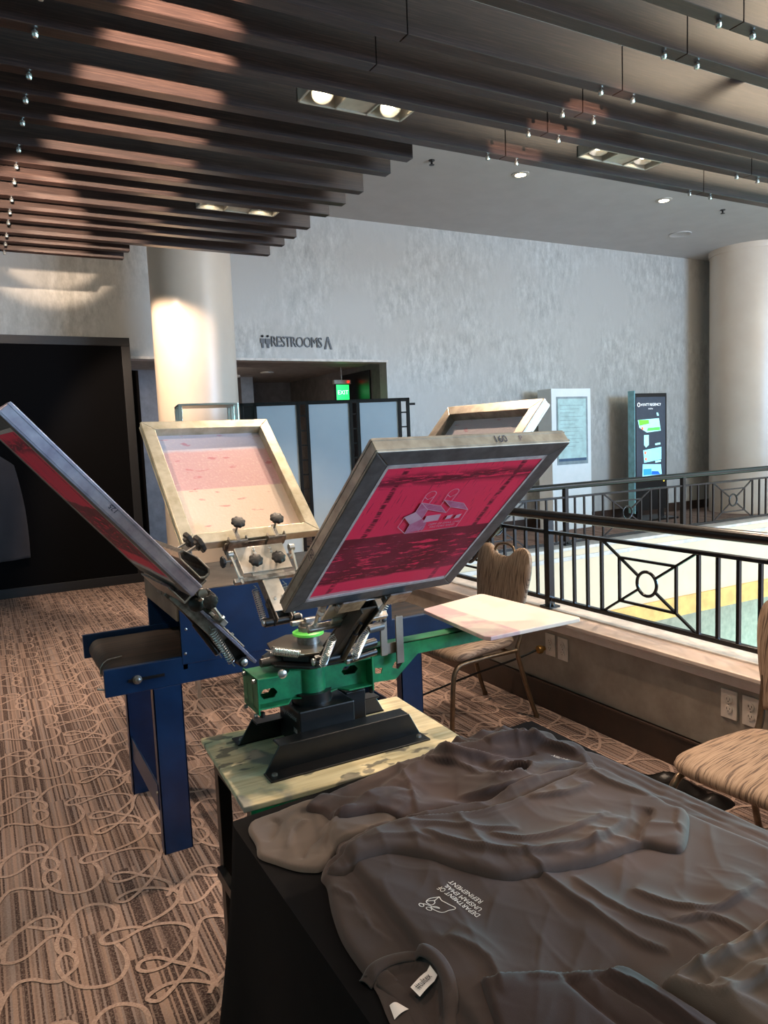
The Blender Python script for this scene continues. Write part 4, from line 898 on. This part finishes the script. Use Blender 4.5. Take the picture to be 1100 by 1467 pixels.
for j in range(R+1):
    s = j/R
    for i, (x, y, a, bb) in enumerate(per):
        # outward direction
        nrm = Vector((-a, -bb)) ; nrm.normalize()
        out_ = nrm if (nrm.x*(x-cxm)+nrm.y*(y-cym)) > 0 else -nrm
        t_ = i/N*2*PI; f = .5+.5*math.sin(t_*23+1.1*math.sin(t_*5)); o = s*(.035+.05*f*s)+.004
        corner = min(1, min(abs(x-TX0)+abs(y-TY1), abs(x-TX1)+abs(y-TY1), abs(x-TX0)+abs(y-TY0), abs(x-TX1)+abs(y-TY0))/.10)
        dvx = Vector((x-cxm, y-cym)).normalized(); ex = (1-corner)*.06*s
        z = TZ-(TZ-.012)*(1-(1-s)**1.0) if j else TZ
        vs.append((x+out_.x*o+dvx.x*ex, y+out_.y*o+dvx.y*ex+(SK*(x-TX0) if y > 1.3 else SK*(x-TX0)*max(0, (y-.3))), z))
for j in range(R):
    for i in range(N): fs.append((j*N+i, j*N+(i+1) % N, (j+1)*N+(i+1) % N, (j+1)*N+i))
fs.append(tuple(range(N))[::-1])
b = MB(); b.add(vs, fs); tc_ = b.build('tablecloth', M_blackcloth, smooth=50); tag(tc_, 'black tablecloth hanging to the carpet from the table of T-shirts', 'tablecloth')

# ------------------------------------------------------------------ T-shirts
def poly_sd(px, py, poly):
    P = np.array(poly); n = len(P); d2 = np.full(px.shape, 1e9); nx_ = np.zeros_like(px); ny_ = np.zeros_like(px); ins = np.zeros(px.shape, bool)
    for i in range(n):
        ax, ay = P[i]; bx, by = P[(i+1) % n]; ex, ey = bx-ax, by-ay; t = np.clip(((px-ax)*ex+(py-ay)*ey)/(ex*ex+ey*ey+1e-12), 0, 1)
        qx, qy = ax+t*ex, ay+t*ey; d = (px-qx)**2+(py-qy)**2; m = d < d2; d2 = np.where(m, d, d2); nx_ = np.where(m, qx, nx_); ny_ = np.where(m, qy, ny_)
        c = ((ay > py) != (by > py)) & (px < (bx-ax)*(py-ay)/(by-ay+1e-12)+ax); ins ^= c
    return np.sqrt(d2)*np.where(ins, 1, -1), nx_, ny_
def line_d(px, py, pts):
    best = np.full(px.shape, 1e9); tt = np.zeros_like(px); n = len(pts)-1
    for i in range(n):
        ax, ay = pts[i]; bx, by = pts[i+1]; ex, ey = bx-ax, by-ay; t = np.clip(((px-ax)*ex+(py-ay)*ey)/(ex*ex+ey*ey+1e-12), 0, 1)
        d = np.sqrt((px-ax-t*ex)**2+(py-ay-t*ey)**2); m = d < best; best = np.where(m, d, best); tt = np.where(m, (i+t)/n, tt)
    return best, tt
def side_of(px, py, pts):
    best = np.full(px.shape, 1e9); sg = np.ones_like(px); n = len(pts)-1
    for i in range(n):
        ax, ay = pts[i]; bx, by = pts[i+1]; ex, ey = bx-ax, by-ay; t = np.clip(((px-ax)*ex+(py-ay)*ey)/(ex*ex+ey*ey+1e-12), 0, 1)
        d = (px-ax-t*ex)**2+(py-ay-t*ey)**2; m = d < best; best = np.where(m, d, best); sg = np.where(m, np.sign(ex*(py-ay)-ey*(px-ax)), sg)
    return sg
LAY = []
def zfun(spec):
    """height of one garment layer over the table"""
    poly = [(p.x, p.y) for p in crom([(x, y, 0) for x, y in spec['o']], 4, True)]
    rnd = np.random.RandomState(spec.get('seed', 1)); grids = [rnd.rand(64, 64) for _ in range(4)]
    def vn(g, u, v):
        iu = np.floor(u).astype(int); iv = np.floor(v).astype(int); fu = u-iu; fv = v-iv; fu = fu*fu*(3-2*fu); fv = fv*fv*(3-2*fv)
        a = g[iu % 64, iv % 64]; b_ = g[(iu+1) % 64, iv % 64]; c_ = g[iu % 64, (iv+1) % 64]; d_ = g[(iu+1) % 64, (iv+1) % 64]
        return (a*(1-fu)+b_*fu)*(1-fv)+(c_*(1-fu)+d_*fu)*fv
    dirs = spec.get('dirs', (.7, 2.1, 1.4)); fq = spec.get('fq', 1.0)
    def f(x, y, raw=False):
        sd, qx, qy = poly_sd(x, y, poly); s = np.clip(sd, 0, None)
        z = spec['t']*(1-np.exp(-s/spec.get('e', .010)))
        nz = np.zeros_like(x); wx = x+.035*(vn(grids[3], x*9+7, y*9+3)-.5); wy = y+.035*(vn(grids[3], x*9+31, y*9+17)-.5)
        for q, a in enumerate(dirs):
            ca, sa = math.cos(a), math.sin(a); u = (wx*ca+wy*sa)*5*fq+q*9; v = (-wx*sa+wy*ca)*22*fq+q*5
            r = 1-np.abs(2*vn(grids[q % 3], u, v)-1); m = np.clip((vn(grids[(q+1) % 3], x*6+q*3+40, y*6+50)-.42)*3.5, 0, 1)
            nz += r**2.2*m-.2*m
        z = z+nz*spec.get('n', .004)*1.25*np.clip(s/.02, 0, 1)
        z = z+spec['t']*.35*(vn(grids[2], x*5+3, y*5+60)-.5)*np.clip(s/.04, 0, 1)
        for pts, amp, w in spec.get('cr', []):
            pts = [(p.x, p.y) for p in crom([(a, b_, 0) for a, b_ in pts], 3)]; d, t = line_d(x, y, pts); fade = np.clip(np.minimum(t, 1-t)/.2, 0, 1)**.5
            sg = side_of(x, y, pts); prof = np.where(sg > 0, np.exp(-d/(w*1.9)), np.exp(-(d/(w*.45))**1.5))
            z = z+amp*prof*fade*np.clip(s/.008, 0, 1)
        for pts, amp, w in spec.get('flat', []):     # depressions filled polygons
            sd2, _, _ = poly_sd(x, y, pts); z = z+amp*np.clip(sd2/w, 0, 1)
        return sd, qx, qy, z
    return f
def H(x, y, k):
    z = np.full(np.shape(x), TZ+.002)
    for f in LAY[:k]:
        sd, _, _, dz = f(x, y); z = z+np.where(sd > 0, np.clip(dz, .0, None), 0)
    return z
def garment(name, label, spec, m, res=.0055, cat='T-shirt', group=None, parent=None):
    kk = spec.get('k', 1)    # the outlines were taken a little above the height the cloth ends up at
    lim = lambda x: 1.392+SK*(x-TX0)
    spec['o'] = [(x*kk, min(y*kk, lim(x*kk))) for x, y in spec['o']]
    spec['cr'] = [([(x*kk, y*kk) for x, y in p], a, w) for p, a, w in spec.get('cr', [])]
    f = zfun(spec); k = len(LAY); P = np.array(spec['o']); x0, y0 = P.min(0)-.02; x1, y1 = P.max(0)+.02
    nx = int((x1-x0)/res)+2; ny = int((y1-y0)/res)+2; gx, gy = np.meshgrid(x0+np.arange(nx)*res, y0+np.arange(ny)*res)
    sd, qx, qy, dz = f(gx, gy); ins = sd > 0
    cell = ins[:-1, :-1] | ins[1:, :-1] | ins[:-1, 1:] | ins[1:, 1:]
    X = np.where(ins, gx, qx); Y = np.where(ins, gy, qy); sd2, _, _, dz2 = f(X, Y); dz2 = np.where(ins, dz2, 0)
    base = H(X, Y, k)
    # cloth bridges steps of what lies under it
    if k:
        acc = base.copy()
        for ddx, ddy in ((.014, 0), (-.014, 0), (0, .014), (0, -.014)): acc = acc+H(X+ddx, Y+ddy, k)
        base = np.where(ins, np.maximum(base, acc/5), base)
    Z = base+np.where(ins, np.maximum(dz2, .0012), .0006)
    used = np.zeros(gx.shape, bool); used[:-1, :-1] |= cell; used[1:, :-1] |= cell; used[:-1, 1:] |= cell; used[1:, 1:] |= cell
    idx = -np.ones(gx.shape, int); idx[used] = np.arange(used.sum()); vs = np.stack([X[used], Y[used], Z[used]], -1).tolist()
    jj, ii = np.nonzero(cell); fs = np.stack([idx[jj, ii], idx[jj, ii+1], idx[jj+1, ii+1], idx[jj+1, ii]], -1).tolist()
    me = bpy.data.meshes.new(name); me.from_pydata(vs, [], fs); me.materials.append(m); me.polygons.foreach_set('use_smooth', [True]*len(me.polygons))
    o = bpy.data.objects.new(name, me); COL.objects.link(o); LAY.append(f)
    if parent is not None: o.parent = parent
    else: tag(o, label, cat, group)
    return o
G = 'dark T-shirts piled on the table'
S0 = [(.52, 1.22), (.60, 1.28), (.85, 1.38), (1.10, 1.30), (1.185, 1.235), (1.202, 1.1), (1.212, .80), (1.215, .45), (1.215, .1), (.9, .0), (.52, .1), (.47, .5), (.50, .9)]
garment('t_shirt_stack', 'flat stack of charcoal T-shirts under the pile, hems along its right edge', dict(o=S0, t=.016, e=.004, n=.002, seed=4, cr=[([(1.165, 1.2), (1.18, .95), (1.19, .6), (1.19, .3)], -.003, .003), ([(1.14, 1.17), (1.155, .95), (1.165, .6), (1.165, .3)], -.004, .003)]), M_tee, group=G, res=.006)
B2 = [(0.85, 1.43), (0.889, 1.45), (0.947, 1.45), (1.015, 1.46), (1.09, 1.424), (1.126, 1.335), (1.119, 1.255), (1.005, 1.235), (0.896, 1.243), (0.83, 1.30)]
garment('t_shirt', 'dark T-shirt peeping out at the far corner of the pile toward the black chair legs', dict(k=1.02, o=B2, t=.024, e=.010, n=.010, seed=11, cr=[([(.9, 1.36), (.98, 1.31), (1.08, 1.30)], .012, .012), ([(.92, 1.30), (1.0, 1.37), (1.07, 1.38)], -.008, .01)]), M_tee2, group=G)
L = [(0.392, 1.306), (0.411, 1.334), (0.461, 1.34), (0.517, 1.35), (0.56, 1.342), (0.60, 1.292), (0.68, 1.254), (0.70, 1.195), (0.614, 1.147), (0.543, 1.15), (0.502, 1.15), (0.46, 1.113), (0.436, 1.122), (0.418, 1.14), (0.398, 1.173), (0.379, 1.211), (0.388, 1.251)]
garment('t_shirt', 'lit brown-grey T-shirt sleeve spread at the left end of the pile', dict(k=1.0276, o=L, t=.009, e=.002, n=.006, seed=21, cr=[([(.43, 1.20), (.46, 1.25), (.50, 1.27)], .007, .008), ([(.41, 1.24), (.45, 1.29), (.44, 1.32)], -.006, .007), ([(.47, 1.15), (.52, 1.21), (.58, 1.22)], .006, .007), ([(.44, 1.15), (.46, 1.18), (.5, 1.2)], -.006, .005)]), M_tee3, group=G, res=.004)
Bp = [(0.511, 1.309), (0.58, 1.349), (0.672, 1.369), (0.765, 1.395), (0.832, 1.395), (0.858, 1.368), (0.889, 1.316), (0.951, 1.296), (1.046, 1.315), (1.117, 1.276), (1.127, 1.185), (1.094, 1.113), (1.049, 1.074), (0.982, 1.083), (0.9, 1.072), (0.786, 1.056), (0.709, 1.082), (0.655, 1.117), (0.607, 1.187), (0.538, 1.21), (0.529, 1.27)]
garment('t_shirt', 'crumpled brown-black T-shirt with its printed neck showing, at the far end of the pile', dict(k=1.0286, o=Bp, t=.012, e=.003, n=.006, seed=31, cr=[([(0.765, 1.39), (0.735, 1.314), (0.705, 1.222), (0.665, 1.134)], .007, .007), ([(0.828, 1.38), (0.806, 1.329), (0.839, 1.244), (0.853, 1.189)], .010, .010), ([(0.888, 1.212), (0.94, 1.195), (.96, 1.16), (0.91, 1.13), (0.864, 1.143), (0.868, 1.196)], .022, .010), ([(.905, 1.185), (.92, 1.165), (.90, 1.155)], -.026, .014),
   ([(0.93, 1.27), (1.00, 1.265), (1.066, 1.22), (1.09, 1.157)], .024, .018), ([(0.763, 1.15), (0.85, 1.105), (0.96, 1.105), (1.065, 1.13)], .020, .022), ([(.86, 1.30), (.92, 1.24), (1.02, 1.22)], -.012, .012)]), M_tee2, group=G, res=.0045)
NECK_O = [(0.392, 0.842), (0.42, 0.85), (0.452, 0.848), (0.483, 0.834), (0.496, 0.803), (0.491, 0.762), (0.473, 0.723), (0.444, 0.687), (0.42, 0.662), (.39, .63)]; NECK_O = [(x*1.038, y*1.038) for x, y in NECK_O]
NECK_I = [(0.399, 0.82), (0.422, 0.828), (0.448, 0.828), (0.47, 0.817), (0.476, 0.79), (0.47, 0.76), (0.453, 0.728), (0.428, 0.696), (0.404, 0.671), (.375, .64)]; NECK_I = [(x*1.038, y*1.038) for x, y in NECK_I]
Ao = [(0.447, 1.092), (0.489, 1.130), (0.598, 1.15), (0.683, 1.13), (0.81, 1.099), (1.0, 1.10), (1.087, 1.09), (1.089, 0.878), (1.105, 0.715), (1.11, 0.50), (1.10, .2), (0.85, 0.1), (0.55, 0.25), (0.40, 0.45), (0.375, 0.615), (0.391, 0.716), (0.395, 0.765), (0.405, 0.816), (0.405, 0.863), (0.408, 0.929), (0.423, 0.997), (0.443, 1.059)]
shirtA = garment('t_shirt', 'large charcoal T-shirt laid flat on top, white chest print and neck label showing', dict(k=1.031, o=Ao, t=.011, e=.004, n=.0018, seed=41,
   cr=[([(0.741, 0.94), (0.732, 0.842), (0.732, 0.753), (0.742, 0.671), (0.761, 0.64)], .010, .011), ([(0.769, 0.836), (0.764, 0.771), (0.779, 0.705), (0.805, 0.654), (0.809, 0.62)], .008, .009), ([(0.822, 0.764), (0.835, 0.716), (0.87, 0.671), (0.92, 0.662), (1.0, 0.671)], .009, .009),
       ([(0.806, 0.679), (0.868, 0.657), (0.881, 0.60)], .009, .008), ([(0.462, 0.877), (0.45, 0.94), (0.463, 1.014)], .005, .008), ([(0.525, 0.83), (0.547, 0.758), (0.517, 0.69)], .007, .012), ([(.44, 1.06), (.46, .98), (.45, .92)], .005, .006)],
   flat=[(NECK_I+[(.37, .68), (.37, .83)], -.009, .005)]), M_tee, group=G, res=.0036)
fA = len(LAY)
def zat(x, y, k=None, off=.0): return H(np.array([x]), np.array([y]), fA if k is None else k)[0]+off
def drape_band(name, a, c, m, parent, off=.0015, lift=.004, nseg=6):
    P = [(p.x, p.y) for p in crom([(x, y, 0) for x, y in a], 6)]; Q = [(p.x, p.y) for p in crom([(x, y, 0) for x, y in c], 6)]
    n = min(len(P), len(Q)); vs = []; w = nseg
    X = np.array([[P[i][0]*(1-j/w)+Q[i][0]*j/w for j in range(w+1)] for i in range(n)]); Y = np.array([[P[i][1]*(1-j/w)+Q[i][1]*j/w for j in range(w+1)] for i in range(n)])
    zz = H(X, Y, fA); top = zz.max(axis=1, keepdims=True)
    Z = top*.75+zz*.25+off+lift*np.sin(np.linspace(0, PI, w+1))[None, :]
    vs = np.stack([X, Y, Z], -1).reshape(-1, 3).tolist()
    b = MB(); b.add(vs, [(i*(w+1)+j, i*(w+1)+j+1, (i+1)*(w+1)+j+1, (i+1)*(w+1)+j) for i in range(n-1) for j in range(w)]); o = b.build(name, m, parent, smooth=80); o.modifiers.new('thickness', 'SOLIDIFY').thickness = .0015
    return o
drape_band('neck_rib', NECK_O, NECK_I, M_tee, shirtA)
drape_band('back_neck_rib', [(0.413, 0.872), (0.428, 0.834), (0.432, 0.787), (0.427, 0.742), (0.415, 0.704)], [(0.445, 0.860), (0.456, 0.830), (0.455, 0.787), (0.449, 0.742), (0.437, 0.716)], M_tee, shirtA, off=-.001, lift=.002)
def quad_patch(name, q, m, parent, off=.006, n=6, curl=.002):
    vs = []; q = [Vector(p) for p in q]
    for j in range(n+1):
        for i in range(n+1):
            u, v = i/n, j/n; p = (q[0]*(1-u)+q[1]*u)*(1-v)+(q[3]*(1-u)+q[2]*u)*v; vs.append((p.x, p.y, 0))
    z = max(zat(v[0], v[1]) for v in vs); vs = [(x, y, z*.5+zat(x, y)*.5+off+curl*math.sin(k % (n+1)/n*PI)) for k, (x, y, _) in enumerate(vs)]
    b = MB(); b.add(vs, [(j*(n+1)+i, j*(n+1)+i+1, (j+1)*(n+1)+i+1, (j+1)*(n+1)+i) for j in range(n) for i in range(n)]); return b.build(name, m, parent, smooth=80), z
def place_text(tx, size, o, ex, m, name, parent, off=.0012, width=None, rigid=None, align='LEFT', space=1, ey=None):
    """lay lettering on the cloth: origin o, baseline direction ex (xy)"""
    t = text_mb(tx, size, align, space=space); ex = Vector(ex).normalized(); ey = Vector(ey) if ey else Vector((-ex.y, ex.x)); vs = np.array(t.v)
    if width: vs[:, 0] *= width/(vs[:, 0].max()-vs[:, 0].min())
    X = o[0]+vs[:, 0]*ex.x+vs[:, 1]*ey.x; Y = o[1]+vs[:, 0]*ex.y+vs[:, 1]*ey.y
    Z = H(X, Y, fA)+off if rigid is None else np.full(len(X), rigid)
    b = MB(); b.add(np.stack([X, Y, Z], -1).tolist(), t.f); return b.build(name, m, parent)
lab, zl = quad_patch('neck_label', [(0.455, 0.789), (0.492, 0.803), (0.494, 0.825), (0.453, 0.810)], M_tag, shirtA)
place_text('#tultex', .016, (.4585, .7965), (.935, .355), mat('label_print', (40, 34, 40), .6), 'label_print', lab, width=.030, rigid=zat(.475, .807)*.5+zl*.5+.0095)
quad_patch('care_label', [(0.420, 0.810), (0.431, 0.808), (0.438, 0.790), (0.414, 0.786)], M_tag, shirtA, off=.001)
# chest print: three lines and a barrow logo
dirv = Vector((-.14, .99)).normalized()
for i, (tx, o, w) in enumerate((('DEPARTMENT OF', (.6115, .865), .092), ('UNSPAM EMAIL', (.6225, .875), .082), ('REFINEMENT', (.6345, .889), .073))):
    place_text(tx, .0128, o, dirv, M_ink, 'chest_lettering', shirtA, width=w, ey=(-1*dirv.y, dirv.x))
def onshirt(pts, k=4): return crom([(x, y, 0) for x, y in pts], k)
b = MB()
def sline(pts, w=.0017):
    P = [(p.x, p.y) for p in crom([(x, y, 0) for x, y in pts], 4)]; n0 = len(b.v); strip(b, P, w); X = np.array([v[0] for v in b.v[n0:]]); Y = np.array([v[1] for v in b.v[n0:]]); Z = H(X, Y, fA)+.0012
    for i in range(len(Z)): b.v[n0+i] = (X[i], Y[i], Z[i])
ell = lambda c, u, v: [(c[0]+u[0]*math.cos(k*PI/5)+v[0]*math.sin(k*PI/5), c[1]+u[1]*math.cos(k*PI/5)+v[1]*math.sin(k*PI/5)) for k in range(11)]
for pts in ([(0.5824, 0.936), (0.5802, 0.925), (0.5834, 0.9117), (0.5871, 0.8973), (0.5767, 0.8985), (0.5643, 0.9009), (0.558, 0.9125), (0.557, 0.9218)], [(0.5824, 0.936), (0.5687, 0.9402), (0.559, 0.9373), (0.5575, 0.9326)], [(0.5575, 0.9326), (0.5605, 0.9251), (0.5675, 0.9262), (0.5711, 0.9318), (0.5824, 0.936)],
            [(0.559, 0.9373), (0.5711, 0.9318)], ell((.5475, .9334), (.001, -.0045), (.003, .001)), ell((.5525, .9192), (.0015, -.005), (.003, .001)), [(0.5464, 0.9385), (0.5545, 0.9312), (0.56, 0.92), (0.5669, 0.9112), (0.5644, 0.9182), (0.5575, 0.9218)]): sline(pts, .0014)
b.build('chest_logo', M_ink, shirtA)
Lobe = [(0.454, 1.083), (0.512, 1.108), (0.611, 1.128), (0.701, 1.085), (0.778, 1.06), (0.887, 1.067), (0.968, 1.077), (1.058, 1.073), (1.068, 1.035), (1.074, 0.953), (1.064, 0.895), (1.072, 0.865), (1.031, 0.828), (0.966, 0.786), (0.94, 0.798), (0.918, 0.828), (0.857, 0.832), (0.814, 0.836), (0.755, 0.851), (0.687, 0.872), (0.653, 0.899), (0.623, 0.952), (0.591, 1.009), (0.558, 1.045), (0.511, 1.056), (0.472, 1.056)]
garment('t_shirt', 'folded charcoal T-shirt sleeve with stitched cuff lying across the middle of the pile', dict(k=1.036, o=Lobe, t=.014, e=.0045, n=.004, seed=51, cr=[([(0.632, 1.065), (0.659, 0.985), (0.72, 0.913), (0.798, 0.88), (0.87, 0.872), (0.953, 0.898)], .012, .012), ([(0.721, 0.989), (0.756, 0.94), (0.843, 0.917), (0.945, 0.93)], .009, .008), ([(0.602, 1.103), (0.659, 1.071), (0.711, 1.016), (0.774, 0.972)], .007, .009), ([(1.029, 1.062), (1.03, 1.017), (1.053, 0.934)], .008, .010),
   ([(0.918, 0.838), (0.949, 0.864), (0.989, 0.88), (1.018, 0.90)], -.018, .008), ([(.99, .81), (1.01, .84), (1.05, .87)], -.003, .003), ([(.86, 1.05), (.93, 1.02), (1.0, 1.03)], .010, .012), ([(.53, 1.09), (.6, 1.06), (.63, 1.02)], .006, .01)]), M_tee, group=G, res=.004)
C = [(0.505, 0.716), (0.525, 0.721), (0.572, 0.701), (0.653, 0.654), (0.667, 0.655), (0.686, 0.638), (0.69, 0.581), (0.7, 0.511), (0.709, 0.45), (0.66, 0.32), (0.50, 0.38), (0.46, .56)]
garment('t_shirt', 'folded black-brown T-shirt at the near bottom of the pile under the chest print', dict(k=1.036, o=C, t=.011, e=.0025, n=.004, seed=61, cr=[([(.652, .65), (.665, .58), (.67, .5), (.66, .42)], .012, .008), ([(.60, .68), (.60, .60), (.62, .52)], -.010, .010), ([(.56, .69), (.62, .655), (.66, .64)], .004, .004), ([(.63, .655), (.645, .58), (.65, .5)], -.008, .006)]), M_tee2, group=G, res=.004)
D = [(0.70, 0.604), (0.783, 0.613), (0.909, 0.599), (1.03, 0.557), (1.03, .38), (0.734, 0.33), (0.715, 0.456), (0.712, 0.522), (0.70, 0.579)]
garment('t_shirt', 'rumpled blue-lit T-shirt at the right edge of the pile nearest the camera', dict(k=1.028, o=D, t=.018, e=.008, n=.008, seed=71, cr=[([(.72, .60), (.80, .585), (.92, .575), (1.0, .55)], .014, .008), ([(.72, .57), (.80, .56), (.92, .545)], -.01, .007), ([(.73, .54), (.82, .53), (.92, .51)], .012, .01)]), M_tee3, group=G, res=.004)
# printed neck label of the far shirt
fA = len(LAY)
place_text('TULTEX', .016, (1.075, 1.165), (.0, 1), M_ink, 'neck_print', bpy.data.objects['t_shirt.002'], width=.055, off=.003)
